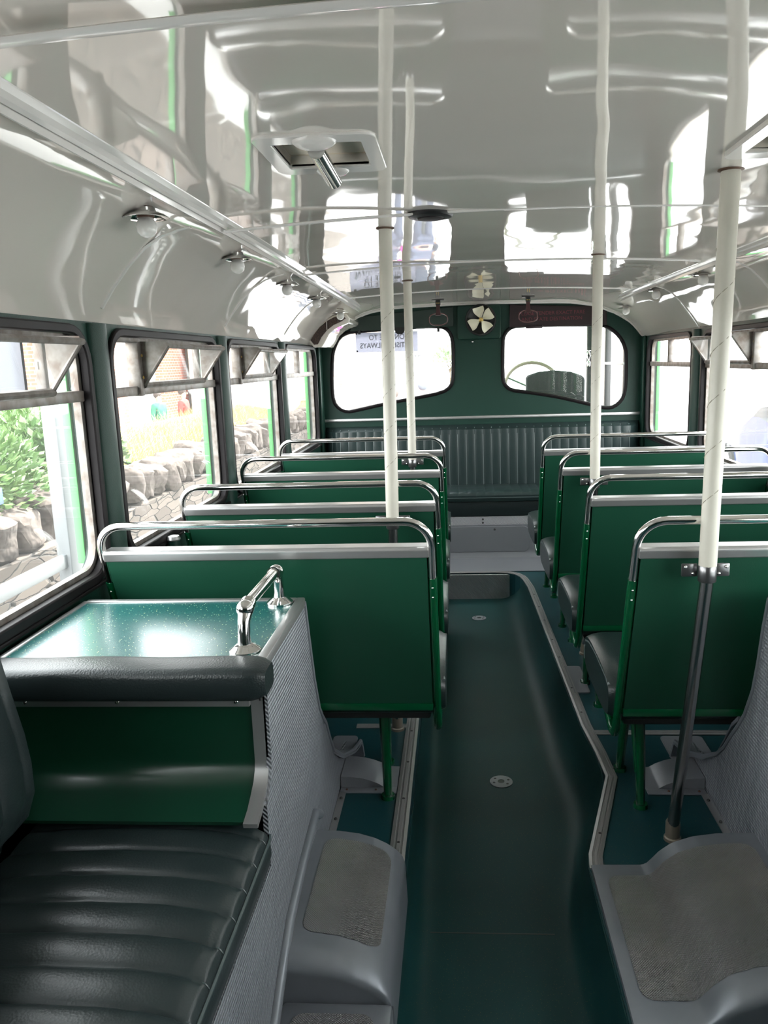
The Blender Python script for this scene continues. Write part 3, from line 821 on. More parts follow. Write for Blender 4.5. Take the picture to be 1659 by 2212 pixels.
# green end panel curving out towards the seat
ep = [(1.440, .662), (1.440, .535), (1.440, .522), (1.4345, .505), (1.420, .488), (1.395, .474), (1.365, .460), (1.33, .452)]
MB().strip(ep, -1.11, -.592, 'X').obj('end_panel', 'panel_green', lock, solid=.008, offs=1)
MB().box(-1.11, -.594, 1.424, 1.438, .642, .664, .002).obj('top_strip', 'alu', lock)
s = MB()
for x in (-.62, -.86, -1.05): s.sphere((x, 1.424, .653), .005, 8, 6)
s.obj('screw', 'chrome', lock)
MB().strip([(y - .006, z) for y, z in [(1.438, .674)] + ep], -.594, -.566, 'X').obj('corner_post', 'alu', lock, solid=.010, offs=1)
def pad(u, v):
    x = -1.115 + (.585 - .015) * u; a = 2 * PI * v
    e = min(u * .57 + .02, (1 - u) * .57); k = min(1, .72 + .28 * (max(e, 0) / .03) ** .5)
    f = lambda q, ee: math.copysign(abs(q) ** ee, q)
    y = 1.402 + .048 * f(math.cos(a), .42) * k; z = .712 + .034 * f(math.sin(a), .5) * k
    z -= .003 * max(0, math.sin(a)) * (math.sin(x * 23) * .5 + .5)
    return (x, y, z)
pb = MB().grid(pad, 40, 24)
vs = [pb.bm.verts.new(pad(1, j / 24)) for j in range(24)]; pb.bm.faces.new(vs)
vs = [pb.bm.verts.new(pad(0, j / 24)) for j in range(24)]; pb.bm.faces.new(vs[::-1])
bmesh.ops.remove_doubles(pb.bm, verts=pb.bm.verts[:], dist=.0004)
pad_o = pb.obj('armrest_pad', 'vinyl', lock, label='padded black vinyl roll')
MB().tube([(XP - .003 + .012, 1.385, .716), (XP + .003, 1.372, .70), (XP + .003, 1.37, .68)], .0022, 6).obj('corner_seam', 'underside', pad_o)
hp = thing('grab_handle', (0, 0, 0)); hp.parent = lock; hp.location = -lock.location
hx = -.612; y0, y1, zb = 1.485, 1.80, .737; zt = .822
hr = MB().tube([(hx, y0 + .03, zt), (hx, y1 - .03, zt)], .0125, 14).obj('rail', 'chrome', hp)
for yy, d in ((y0, 1), (y1, -1)):
    b = MB()
    b.tube([(hx + .0, yy - d * .002, zb), (hx, yy - d * .002, zb + .03), (hx, yy + d * .004, zb + .06), (hx, yy + d * .02, zt - .004), (hx, yy + d * .045, zt)], [.016, .0125, .0125, .0175, .0165], 14)
    b.sphere((hx, yy + d * .018, zt - .004), .0185, 14, 10)
    b.lathe([(.032, 0), (.032, .004), (.024, .010), (.016, .016)], (hx, yy - d * .002, zb - .001), 'Z', 20)
    b.obj('stanchion', 'chrome', hp)

# side-facing bench
sb = thing('side_bench', (-.8, .9, 0), 'black pleated vinyl side bench in the left foreground facing the gangway', 'bench seat')
def sec_pt(sec, a):
    k = a * (len(sec) - 1); i = min(int(k), len(sec) - 2); t = k - i
    return [sec[i][j] + (sec[i + 1][j] - sec[i][j]) * t for j in (0, 1)]
sec = [(-1.04, .40), (-1.02, .425), (-.95, .434), (-.80, .440), (-.68, .437), (-.62, .430), (-.585, .421), (-.566, .408), (-.558, .395), (-.556, .385), (-.555, .36), (-.560, .335), (-.58, .33)]
def scush(u, v):
    y = .36 + (1.392 - .36) * u
    x, z = sec_pt(sec, v)
    e = min(1, max(0, 1.392 - y) / .028)
    dz = pleat(y - .917 + .0705 * 20, .0705, .010) * smooth01((.405 - .0) and (z - .400) / .02)
    z2 = .335 + (z - .335) * (.55 + .45 * e ** .5)
    x2 = x - (.012 * (1 - e) ** 2 if x > -.6 else 0)
    return (x2, y, z2 + dz)
MB().grid(scush, 300, 48).obj('seat_cushion', 'vinyl_pleat', sb, solid=.012, offs=-1)
wb = MB(); k = 0
for k in range(-8, 9):
    y = .917 + .0705 * k
    if not .40 < y < 1.37: continue
    wb.tube([Vector(scush((y - .36) / 1.032, v)) + Vector((0, .003, .0012)) for v in [.06 + .02 * q for q in range(36)]], .0013, 5)
wb.obj('crease_highlight', 'piping', sb)  # pale tubes stand in for the highlight on the ridge beside each crease
MB().tube([(-.556 - .012 * max(0, 1 - (1.392 - y) / .028) ** 2, y, .392 - (.010 if y > 1.38 else 0)) for y in [.36, .6, .9, 1.2, 1.33, 1.364, 1.38, 1.388, 1.391]], .0038, 6).obj('piping', 'piping', sb)
MB().tube([(-.566, 1.391, .382), (-.568, 1.392, .36), (-.57, 1.39, .335)], .0038, 6).obj('piping', 'piping', sb)
bsec = [(-1.075, .405), (-1.02, .452), (-.985, .490), (-.967, .540), (-.966, .60), (-.972, .655), (-.989, .742), (-1.004, .827), (-1.012, .87), (-1.03, .895), (-1.07, .905)]
def sback(u, v):
    y = .36 + (1.315 - .36) * u
    x, z = sec_pt(bsec, v)
    e = min(1, max(0, 1.315 - y) / .03)
    x2 = x - .06 * (1 - e ** .5) + pleat(y - 1.19 + .0705 * 20, .0705, .007) * -1 * (-1)
    return (x2, y, z)
MB().grid(sback, 220, 40).obj('backrest', 'vinyl_pleat', sb, solid=.012, offs=-1)
wb = MB()
for k in range(-12, 2):
    y = 1.19 + .0705 * k
    if .40 < y < 1.28: wb.tube([Vector(sback((y - .36) / .955, v)) + Vector((.001, 0, 0)) for v in [.08 + .03 * q for q in range(29)]], .0014, 5)
wb.obj('crease_highlight', 'piping', sb)  # backrest pleat highlights, likewise drawn as pale tubes
MB().box(-1.09, -1.055, .36, 1.30, .33, .88).obj('backboard', 'vinyl', sb, smooth=False)
MB().box(XP - .010, XP, .40, 1.377, .002, .328).obj('front_panel', 'tread_grey', sb, smooth=False)
MB().box(-1.09, -.585, .36, 1.37, .295, .335, .004).obj('seat_board', 'underside', sb)

# ---- foot steps on both sides of the gangway
def crown_step(name, lab, zprof, xs, y0, y1, tread, sgn, front_drop=.0, ynose=.05):
    root = thing(name, (xs[0], (y0 + y1) / 2, 0), lab, 'foot step', 'grey moulded foot steps')
    def body(u, v):
        x = xs[0] + (xs[-1] - xs[0]) * u; z = lerp_path(zprof, x)
        q = v
        if q < .35:
            t = q / .35; return (x, y0 + .004 * (1 - t), front_drop + .012 * t + (z - ynose * .6 - front_drop - .012) * t if z - ynose * .6 > front_drop else front_drop + (z - front_drop) * t * .6)
        if q < .6:
            t = (q - .35) / .25; a = t * PI / 2; zs = max(z - ynose * .6, front_drop + (z - front_drop) * .6)
            return (x, y0 + ynose * (1 - math.cos(a)), zs + (z - zs) * math.sin(a))
        t = (q - .6) / .4; return (x, y0 + ynose + (y1 - y0 - ynose) * t, z)
    MB().grid(body, 44, 40).obj('body', 'grey_paint', root, solid=.004, offs=0)
    (tx0, tx1, ty0, ty1) = tread
    path = rrect(tx0, tx1, ty0, ty1, .03)
    b = MB(); n = 26
    def tr(u, v):
        x = tx0 + (tx1 - tx0) * u; y = ty0 + (ty1 - ty0) * v; r = .03
        ax = max(0, abs(x - (tx0 + tx1) / 2) - ((tx1 - tx0) / 2 - r)); ay = max(0, abs(y - (ty0 + ty1) / 2) - ((ty1 - ty0) / 2 - r))
        d = math.hypot(ax, ay)
        if d > r and ax > 0 and ay > 0:
            k = r / d; x += (-1 if x > (tx0 + tx1) / 2 else 1) * ax * (1 - k); y += (-1 if y > (ty0 + ty1) / 2 else 1) * ay * (1 - k)
        return (x, y, lerp_path(zprof, x) + .0036)
    b.grid(tr, 40, 30).obj('tread_mat', 'pip_mat', root)
    return root
zL = [(-.56, .108), (-.50, .106), (-.45, .099), (-.41, .087), (-.38, .072), (-.355, .054), (-.34, .036), (-.333, .01), (-.330, -.05), (-.329, -.15)]
ls = crown_step('foot_step', 'grey moulded step with pimpled tread beside the left side bench', zL, (-.56, -.329), 1.385, 1.835, (-.53, -.362, 1.465, 1.80), 1)
MB().box(-.558, -.329, .60, 1.386, -.15, .012, .010).obj('lower_step', 'grey_paint', ls)
MB().prism(rrect(-.53, -.362, .65, 1.352, .03), .012, .0155, 'Z').obj('tread_mat', 'pip_mat', ls)
MB().tube([(XP + .004, 1.86, .14), (XP + .004, 1.80, .178), (XP + .004, 1.74, .172), (XP + .004, 1.60, .155), (XP + .004, 1.47, .130), (XP + .004, 1.38, .085), (XP + .004, 1.30, .036), (XP + .004, 1.1, .02), (XP + .004, .6, .02)], .013, 10).obj('bead', 'grey_paint', ls)
zR = [(.140, -.15), (.1405, -.05), (.143, .004), (.150, .010), (.20, .010), (.272, .011), (.286, .014), (.30, .029), (.32, .052), (.35, .075), (.40, .093), (.46, .102), (.56, .104)]
rs = crown_step('foot_step', 'grey moulded step with a hump and pimpled tread on the right of the gangway', zR, (.140, .552), 1.345, 1.845, (.178, .53, 1.405, 1.80), -1, ynose=.045)
MB().box(.138, .56, .60, 1.348, -.15, -.02, .012).obj('lower_step', 'grey_paint', rs)
# right wheel-arch box (mirror of the left one)
lr = thing('wheel_arch_locker', (.85, 1.6, 0), 'grey tread-plate wheel-arch box at the right edge of the view', 'locker')
XQ = .552
side2 = [(.40, .002), (.40, .325), (1.38, .325), (1.38, .726), (1.838, .726), (1.862, .64), (1.88, .55), (1.905, .46), (1.95, .375), (1.99, .325), (2.04, .27), (2.085, .215), (2.14, .165), (2.22, .115), (2.32, .080), (2.40, .070), (2.41, .050), (2.43, .002)]
MB().prism(side2, XQ, XQ + .010, 'X').obj('tread_plate_side', 'tread_grey', lr, smooth=False)
MB().tube([(XQ + .002 - (.05 * smooth01((y - 2.1) / .35)), y, z) for y, z in side2[4:]], .007, 8).obj('flange', 'grey_paint', lr)
def flare2(u, v):
    x, y, z = flare(u, v); return (XQ - (x - XP), y, z)
MB().grid(flare2, 24, 4).obj('flare', 'grey_paint', lr, solid=.006)
MB().box(XQ + .012, 1.09, 1.385, 1.825, .02, .722).obj('carcass', 'panel_green', lr, smooth=False)
MB().box(XQ, 1.09, 1.385, 1.838, .722, .739, .003).obj('table_top', 'laminate', lr, smooth=False)
MB().box(XQ - .022, XQ - .001, 1.85, 2.20, .0015, .005, .001).obj('floor_strip', 'alu', lr)
s = MB()
for y in (1.93, 2.05, 2.16): s.sphere((XQ - .012, y, .006), .005, 8, 6)
s.obj('screw', 'groove', lr)

# ---- small pressed covers and foot plates on the floor
def cover(x0, x1, lab):
    sg = 1 if x1 > x0 else -1; w = abs(x1 - x0)
    root = thing('floor_cover', (x0, 2.28, 0), lab, 'floor cover', 'pressed metal floor covers')
    prof = [(0, .040), (.03, .039), (.06, .036), (.09, .028), (.115, .018), (.13, .009), (.137, .005), (w, .004), (w, .001), (0, .001)]
    MB().prism([(x0 + sg * a, h) for a, h in prof], 2.225, 2.355, 'Y').obj('hood', 'pale_plate', root)
    MB().box(x0, x1, 2.195, 2.226, .001, .005, .001).obj('front_flange', 'pale_plate', root)
    s = MB()
    for a in (.02, .11): s.sphere((x0 + sg * a, 2.21, .005), .004, 8, 6)
    s.obj('screw', 'brown', root)
cover(-.557, -.383, 'pressed grey metal cover on the floor left of the gangway by the first seat leg')
cover(.549, .375, 'pressed grey metal cover on the floor right of the gangway behind the thick pole')
for x0, x1, lab in ((-.63, -.545, 'flat grey plate on the floor under the nearest left seat'), (.50, .64, 'flat grey plate on the floor under the nearest right seat')):
    fp = MB().prism(rrect(x0, x1, 2.405, 2.565, .015), .0012, .006, 'Z').obj('foot_plate', 'pale_plate')
    tag(fp, lab, 'floor plate', 'flat floor plates')
fp = MB().prism(rrect(.255, .325, 2.93, 3.20, .012), .0012, .006, 'Z').obj('foot_plate', 'pale_plate')
tag(fp, 'small grey plate on the floor beside the second right seat leg', 'floor plate', 'flat floor plates')
for x, y, lab in ((-.071, 4.33, 'round metal hatch disc in the gangway floor near the front step'), (-.045, 2.545, 'round metal hatch disc in the gangway floor near the foreground')):
    h = thing('hatch_disc', (x, y, -.16), lab, 'hatch disc', 'round hatch discs in the gangway')
    MB().lathe([(.040, 0), (.040, .0025), (.036, .0035), (.012, .0035), (.0118, .001)], (x, y, -.1585), 'Z', 28).obj('plate', 'pale_plate', h)
    MB().lathe([(.0105, 0), (.0105, .0022)], (x, y, -.1580), 'Z', 12).obj('keyhole', 'black', h)
    s = MB()
    for a in (20, 140, 200, 320):
        s.lathe([(.005, 0), (.004, .001)], (x + .027 * math.cos(math.radians(a)), y + .027 * math.sin(math.radians(a)), -.1552), 'Z', 8)
    s.obj('screw', 'groove', h)

# ================================================================== CEILING FITTINGS
def ceil_light(x, y, z, lab):
    root = thing('ceiling_light', (x, y, z), lab, 'ceiling light', 'bare bulb lights along the coves')
    MB().lathe([(.022, .010), (.024, .002), (.044, -.006), (.051, -.011), (.0525, -.013), (.050, -.0135), (.040, -.009), (.0235, -.002), (.020, .004)], (x, y, z), 'Z', 28).obj('reflector_rim', 'chrome', root)
    MB().lathe([(.019, .012), (.020, .0), (.019, -.012)], (x, y, z), 'Z', 16).obj('socket', 'brown', root)
    MB().lathe([(.010, -.008), (.016, -.012), (.0215, -.022), (.0235, -.033), (.0215, -.044), (.015, -.052), (.006, -.0555), (.001, -.056)], (x, y, z), 'Z', 18).obj('bulb', 'bulb', root)
lights_l = [(-.885, 1.87), (-.885, 2.64), (-.893, 3.45), (-.893, 4.18), (-.880, 4.93)]
ll = ['nearest white bulb light on the left cove', 'second nearest white bulb light on the left cove', 'middle one of five bulb lights on the left cove',
      'bulb light on the left cove, last but one before the bulkhead', 'bulb light on the left cove right beside the curved grille']
for (x, y), lab in zip([(-.885, 1.05)] + lights_l, ['white bulb light on the left cove cut by the left edge of the view'] + ll): ceil_light(x, y, 1.640 + .014 * (1 - smooth01((y - 2.3) / 2.4)) if y < 4.8 else 1.616, lab)
for (x, y), lab in zip([(.90, 3.62), (.89, 4.40), (.90, 5.20)], ['bulb light on the right cove just beyond the thick white pole', 'middle bulb light on the right cove', 'bulb light on the right cove closest to the bulkhead']):
    ceil_light(x, y, 1.640 if y < 4.8 else 1.603, lab)
def ventilator(x0, x1, y0, y1, sg, lab):
    root = thing('roof_ventilator', ((x0 + x1) / 2, (y0 + y1) / 2, 1.67), lab, 'roof ventilator', 'white roof ventilators')
    xa, xb = sorted((x0, x1)); z = roof_zz((x0 + x1) / 2, (y0 + y1) / 2)
    out = rrect(xa, xb, y0, y1, .03); inn = rrect(xa + .030, xb - .030, y0 + .050, y1 - .050, .004)
    MB().ring(inn, out, z - .005, z + .006, 'Z').obj('flange', 'cream_trim', root, bevel=.002)
    MB().ring(rrect(xa + .029, xb - .029, y0 + .049, y1 - .049, .004), rrect(xa + .024, xb - .024, y0 + .044, y1 - .044, .004), z - .004, z + .027, 'Z').box(xa + .024, xb - .024, y0 + .044, y1 - .044, z + .022, z + .027).obj('recess', 'beige', root)
    cx = (xa + xb) / 2
    for yy, w, dp in ((y0 + .015, .036, .05), (y1 - .022, .030, .03)):
        MB().sphere((cx, yy + (.02 if yy < (y0 + y1) / 2 else 0), z - .003), w, 18, 10, (1.15, 1.0, .45)).obj('handle_mount', 'cream_trim', root)
    MB().tube([(cx, y0 + .055, z - .014), (cx, y1 - .012, z - .022)], .016, 14).sphere((cx, y1 - .012, z - .022), .016, 14, 8).obj('handle', 'chrome', root)
ventilator(-.535, -.312, 1.455, 1.735, -1, 'white roof ventilator with a chrome handle left of the ceiling centre')
ventilator(.352, .60, 1.40, 1.70, 1, 'white roof ventilator cut by the right edge of the view')
z = roof_zz(-.24, 2.25)
t = thing('ceiling_disc', (-.24, 2.25, z), 'black round disc fitting on the ceiling beside the near left poles', 'ceiling disc')
MB().lathe([(.062, .004), (.063, -.004), (.058, -.010), (.04, -.013), (.038, -.010), (.002, -.012)], (-.24, 2.25, z), 'Z', 32).obj('rim', 'black', t)
MB().lathe([(.036, -.009), (.034, -.015), (.012, -.017)], (-.24, 2.25, z), 'Z', 24).obj('centre', 'rubber', t)

# hanging straps by the bulkhead
def strap(x, y, lab):
    z = roof_z(x) - .012
    root = thing('hanging_strap', (x, y, z), lab, 'strap', 'strap hangers in front of the bulkhead')
    MB().box(x - .040, x + .040, y - .012, y + .012, z - .002, z + .010, .003).box(x - .016, x + .016, y - .006, y + .006, z - .030, z, .003).obj('bracket', 'black', root)
    MB().prism([(x - .014, z - .02), (x + .014, z - .02), (x + .011, z - .055), (x + .018, z - .095), (x - .018, z - .095), (x - .011, z - .055)], y - .004, y + .004, 'Y').obj('leather_strap', 'leather', root, bevel=.002)
    s = MB()
    for dx in (-.006, .006): s.lathe([(.004, 0), (.003, -.002)], (x + dx, y - .006, z - .018), 'Y', 8)
    s.obj('stud', 'brass', root)
    zc = z - .118; P = []
    for k in range(36):
        a = 2 * PI * k / 36; f = lambda q, e: math.copysign(abs(q) ** e, q)
        P.append((x + .058 * f(math.cos(a), .75), y, zc + .036 * f(math.sin(a), .75)))
    MB().tube(P, .0034, 8, closed=True).obj('loop', 'strap_loop', root)
strap(-.285, 5.14, 'dark red strap hanger with oval loop above the left front window')
strap(.279, 5.12, 'dark red strap hanger with oval loop above the right front window')

# blinds above the front windows
for x0, x1, m, lab, notch in ((-.905, -.19, 'blind_green', 'dark green blind housing above the left front window', False), (.19, .845, 'maroon', 'dark maroon panel with faint red lettering above the right front window', True)):
    root = thing('window_blind', ((x0 + x1) / 2, YF - .02, 1.5), lab, 'blind', 'blinds above the front windows')
    if notch: zb = 1.505
    else: zb = 1.512
    MB().prism([(x0, zb), (x1, zb + (.012 if not notch else -.004)), (x1, 1.622 if notch else 1.655), (x0 + .03 * (not notch), 1.605 if not notch else 1.655)], YF - .016, YF, 'Y').obj('panel', m, root, bevel=.003)
    if notch:
        MB().box(.30, .415, YF - .022, YF - .002, 1.494, 1.516, .006).obj('pull_tab', m, root)
    else:
        for x in (-.84, -.295): MB().box(x - .009, x + .009, YF - .024, YF - .006, 1.49, 1.522, .003).sphere((x, YF - .024, 1.515), .005, 8, 6).obj('clip', 'black', root)
        MB().prism([(-.60, 1.53), (-.52, 1.53), (-.53, 1.495), (-.545, 1.485), (-.575, 1.485), (-.59, 1.495)], YF - .022, YF - .006, 'Y').obj('clip', 'black', root)
    if notch:
        m4 = Matrix.Translation(Vector((.475, YF - .0175, 1.592)) - origin(root)) @ Matrix.Rotation(PI / 2, 4, 'X')
        text_mesh('PLEASE TENDER EXACT FARE', .034, 'notice_red', 'lettering', root, m4)
        m4 = Matrix.Translation(Vector((.475, YF - .0175, 1.553)) - origin(root)) @ Matrix.Rotation(PI / 2, 4, 'X')
        text_mesh('AND STATE DESTINATION', .034, 'notice_red', 'lettering', root, m4)

# fan between the front windows
fan = thing('fan', (-.015, YF - .04, 1.55), 'cream-bladed fan on a dark green box between the front windows', 'fan')
MB().prism(rrect(-.165, .130, 1.432, 1.660, .02), YF - .030, YF, 'Y').obj('mounting_box', 'wall_green', fan, bevel=.006)
MB().lathe([(.102, -.030), (.106, -.036), (.104, -.046), (.094, -.047), (.086, -.040), (.05, -.034)], (-.005, YF, 1.560), 'Y', 36).obj('ring', 'black', fan)
MB().lathe([(.016, -.034), (.018, -.075), (.012, -.085), (.002, -.087)], (-.005, YF, 1.560), 'Y', 18).obj('motor', 'brass', fan)
for k in range(4):
    a0 = math.radians((104, 32, 308, 208)[k])
    def blade(u, v, a0=a0):
        r = .010 + .074 * u; w = (.016 + .060 * math.sin(min(1, u * 1.25) * PI / 2)) * (v - .5)
        tw = .9 - 1.1 * u
        d = Vector((math.cos(a0), 0, math.sin(a0))); n = Vector((-math.sin(a0), 0, math.cos(a0)))
        p = Vector((-.005, YF - .074, 1.560)) + d * r + n * (w * math.cos(tw)) + Vector((0, w * math.sin(tw) - .02 * (v - .5) ** 2 * 2, 0))
        return tuple(p)
    MB().grid(blade, 10, 8).obj('blade', 'cream_rubber', fan, solid=.0025)
MB().lathe([(.007, 0), (.006, -.01), (.002, -.012)], (-.062, YF - .001, 1.417), 'Y', 10).obj('knob', 'chrome', fan)

# curved grille in the front left cove
gr = thing('cove_grille', (-1.0, 5.3, 1.53), 'curved white duct with brown mesh in the front left corner of the cove', 'grille')
outer = [(-1.112, 1.444), (-1.085, 1.486), (-1.041, 1.54), (-.995, 1.575), (-.943, 1.599), (-.889, 1.609), (-.862, 1.603)]
inner = [(-.841, 1.576), (-.848, 1.548), (-.893, 1.535), (-.938, 1.516), (-.978, 1.483), (-1.004, 1.438), (-1.027, 1.404), (-1.078, 1.402)]
MB().prism(outer + inner, 5.08, 5.54, 'Y').obj('housing', 'cream_gloss', gr, bevel=.006)
mo = [(-1.099, 1.449), (-1.073, 1.486), (-1.036, 1.528), (-.989, 1.564), (-.938, 1.588), (-.887, 1.595)]
mi = [(-.867, 1.577), (-.898, 1.558), (-.946, 1.539), (-.989, 1.509), (-1.027, 1.467), (-1.053, 1.422), (-1.077, 1.42)]
MB().prism(mo + mi, 5.076, 5.083, 'Y').obj('mesh', 'mesh_brown', gr, label='brown perforated mesh')
MB().box(-.992, -.988, 5.073, 5.078, 1.510, 1.562).obj('divider', 'cream_trim', gr)
# ceiling-corner pipe by the second left seat
wp = thing('wall_pipe', (-1.095, 2.44, .70), 'short green pipe with a silver cap on the left wall below the sill', 'pipe')
MB().lathe([(.022, .45), (.022, .752)], (-1.104, 2.44, 0), 'Z', 14).obj('pipe', 'wall_green', wp)
MB().lathe([(.023, .752), (.025, .756), (.02, .766), (.006, .768)], (-1.104, 2.44, 0), 'Z', 14).obj('cap', 'alu', wp)

# ================================================================== CAB, BEYOND THE RIGHT FRONT WINDOW
sw = thing('steering_wheel', (.42, 6.25, 1.08), 'cream tape-wrapped steering wheel seen through the right front window', 'steering wheel')
T = Matrix.Translation((.415, 6.27, 1.07)) @ Matrix.Rotation(math.radians(-28), 4, 'X') @ Matrix.Rotation(PI / 2, 4, 'X')
Rw = .215
b = MB().tube([T @ Vector((Rw * math.cos(2 * PI * k / 40), Rw * math.sin(2 * PI * k / 40), 0)) for k in range(40)], .014, 10, closed=True); b.obj('rim', 'wheel_tape', sw)
b = MB()
for a in (25, 155, 270): b.tube([T @ Vector((0, 0, -.02)), T @ Vector((Rw * .97 * math.cos(math.radians(a)), Rw * .97 * math.sin(math.radians(a)), 0))], .008, 8)
b.obj('spoke', 'steel', sw)
MB().tube([T @ Vector((0, 0, .02)), T @ Vector((0, 0, -.03))], .035, 16).tube([T @ Vector((0, 0, -.03)), T @ Vector((0, .1, -.55))], .022, 12).obj('column', 'black', sw)
cs = thing('driver_seat', (.55, 5.95, .6), 'dark driver seat back seen through the right front window', 'seat')
so = [(.335, .60), (.335, 1.150), (.345, 1.170), (.43, 1.195), (.54, 1.203), (.66, 1.190), (.745, 1.160), (.765, 1.135), (.765, .60)]
MB().prism(so, 5.92, 5.98, 'Y').obj('backrest', 'cab_dark', cs, bevel=.012)
MB().box(.32, .78, 5.98, 6.38, .60, .70, .03).obj('seat_cushion', 'vinyl', cs)
MB().box(.40, .70, 6.0, 6.3, -.3, .60, .01).obj('pedestal', 'black', cs)
cp = thing('cab_pillar', (.86, 6.2, 0), 'dark cab pillar with a red cord seen through the right front window', 'pillar')
MB().box(.822, .905, 6.18, 6.24, -.3, 1.66, .006).obj('post', 'cab_dark', cp)
MB().tube([(.868, 6.175, 1.60), (.868, 6.172, 1.36)], .006, 8).obj('cord', 'leather', cp)
MB().tube([(.825, 6.165, 1.33), (.813, 6.16, 1.30), (.83, 6.16, 1.26), (.842, 6.16, 1.30), (.83, 6.165, 1.335)], .005, 8).lathe([(.018, 1.335), (.018, 1.34)], (.828, 6.165, 0), 'Z', 12).lathe([(.012, 1.22), (.016, 1.25), (.01, 1.262)], (.83, 6.16, 0), 'Z', 12).obj('hook', 'chrome', cp)
MB().box(.84, .92, 6.16, 6.18, 1.16, 1.32, .006).obj('box', 'black', cp)
cf = thing('cab_side_frame', (1.1, 6.1, 1.2), 'cab side window frame seen at the right end of the right front window', 'window frame')
MB().box(1.05, 1.10, 5.95, 6.02, -.3, 1.6, .004).box(1.05, 1.10, 6.7, 6.76, -.3, 1.6, .004).box(1.05, 1.10, 5.95, 6.76, .75, .80, .004).obj('frame', 'black', cf)
MB().box(1.045, 1.07, 5.95, 6.76, 1.225, 1.245, .004).obj('rail', 'alu', cf)
struct(MB().box(XL - .05, XR + .05, YB - .05, YF + .05, 1.75, 1.80).box(.1, XR + .05, YF + .05, 7.0, 1.70, 1.74).box(.12, XR + .04, YF + .06, 7.0, -.34, -.30).obj('roof', 'lime_paint', smooth=False))

# hire notice taped outside the left front window, lettering facing forwards
hs = thing('hire_sign', (-.62, YF + .06, 1.42), 'white paper notice in the left front window with lettering seen from behind', 'sign')
MB().box(-.872, -.440, YF + .0235, YF + .0250, 1.368, 1.502).obj('sheet', 'paper', hs, smooth=False)
for s_, zz_, sz, wd_ in (('ON HIRE TO', 1.467, .050, .245), ('BRITISH RAILWAYS', 1.412, .050, .37)):
    m4 = Matrix.Translation(Vector((-.655, YF + .0243, zz_)) - origin(hs)) @ Matrix.Rotation(PI, 4, 'Z') @ Matrix.Rotation(PI / 2, 4, 'X')
    text_mesh(s_, sz, 'ink', 'lettering', hs, m4, depth=.0022, width=wd_)
s = MB()
for x, z in ((-.865, 1.496), (-.863, 1.378)): s.lathe([(.006, .0225), (.006, .026)], (x, YF, z), 'Y', 8)
s.obj('fixing_stud', 'black', hs)

# ================================================================== OUTSIDE
GZ = -.95
struct(MB().box(-60, 60, -40, 90, GZ - .2, GZ).obj('ground', 'asphalt', smooth=False))
def rock_obj(name, c, size, seed, m='rock'):
    b = MB(); bmesh.ops.create_icosphere(b.bm, subdivisions=3, radius=1)
    off = Vector((seed * 3.7, seed * 1.3, seed * 5.1))
    for v in b.bm.verts:
        p = v.co.copy(); n = noise.noise(p * 1.1 + off) * .35 + noise.noise(p * 2.7 + off) * .14
        q = Vector([math.copysign(abs(k) ** .6, k) for k in p]) * (1 + n) * .92
        v.co = Vector((q.x * size[0], q.y * size[1], q.z * size[2]))
    bmesh.ops.rotate(b.bm, verts=b.bm.verts[:], matrix=Matrix.Rotation((seed % 7 - 3) * .06, 3, 'X') @ Matrix.Rotation((seed % 5 - 2) * .12, 3, 'Z'))
    o = b.obj(name, m, local=True); o.location = c
    return o
# garden wall
sw_ = MB().box(-3.35, -2.78, 1.5, 24, GZ, .20).obj('stone_wall', 'rubble', smooth=False)
tag(sw_, 'low rubble stone garden wall outside the left windows', 'stone wall')
y = 3.6; k = 0
while y < 17:
    k += 1; w = random.uniform(.17, .26) if y < 6.2 else random.uniform(.11, .17)
    hgt = random.uniform(.15, .19) if y < 6.2 else random.uniform(.15, .2)
    o = rock_obj('coping_stone', (-2.98 + random.uniform(-.04, .04), y, .20 + hgt * .8), (.22, w, hgt), k)
    tag(o, 'rough upright stone along the top of the garden wall outside the left windows', 'coping stone', 'coping stones on the garden wall')
    y += w * 1.95
struct(MB().box(-6.5, -3.35, 1.5, 24, GZ, .21).obj('ground_bed', 'soil', smooth=False))
def bush(name, c, rad, n, leafs, m, lab, grp, seed):
    rnd = random.Random(seed)
    root = thing(name, c, lab, 'bush', grp)
    b = MB()
    for i in range(n):
        d = Vector((rnd.gauss(0, 1), rnd.gauss(0, 1), rnd.gauss(0, 1))).normalized()
        if d.z < -.5: d.z = -d.z
        rr = (rnd.random() ** .4)
        p = Vector((d.x * rad[0], d.y * rad[1], d.z * rad[2])) * rr * (1 + .12 * noise.noise(d * 2.3 + Vector((seed, 0, 0)))) + Vector(c)
        ax = (d + Vector((rnd.uniform(-.8, .8), rnd.uniform(-.8, .8), rnd.uniform(-.3, .6)))).normalized()
        L = leafs * rnd.uniform(.7, 1.3); wv = ax.cross(Vector((rnd.uniform(-1, 1), rnd.uniform(-1, 1), rnd.uniform(-1, 1)))).normalized() * L * .24
        nn = ax.cross(wv).normalized() * L * .05
        a, e = p, p + ax * L; mid = p + ax * L * .5
        b._add([a, mid + wv + nn, e, mid - wv + nn, mid], [(0, 1, 4), (1, 2, 4), (2, 3, 4), (3, 0, 4)])
    b.obj('foliage', m, root, smooth=False)
    s = MB()
    for i in range(5):
        q = Vector(c) + Vector((rnd.uniform(-.5, .5) * rad[0], rnd.uniform(-.5, .5) * rad[1], rad[2] * .5))
        s.tube([(c[0], c[1], min(c[2] - rad[2] * .9, GZ if name == 'tree' else 9)), (c[0], c[1], c[2] - rad[2] * .9), tuple((Vector(c) + q) / 2 + Vector((0, 0, -.05))), tuple(q)], [k_ * (3 if name == 'tree' else 1) for k_ in (.017, .015, .011, .006)], 5)
    s.obj('branches', 'stem', root)
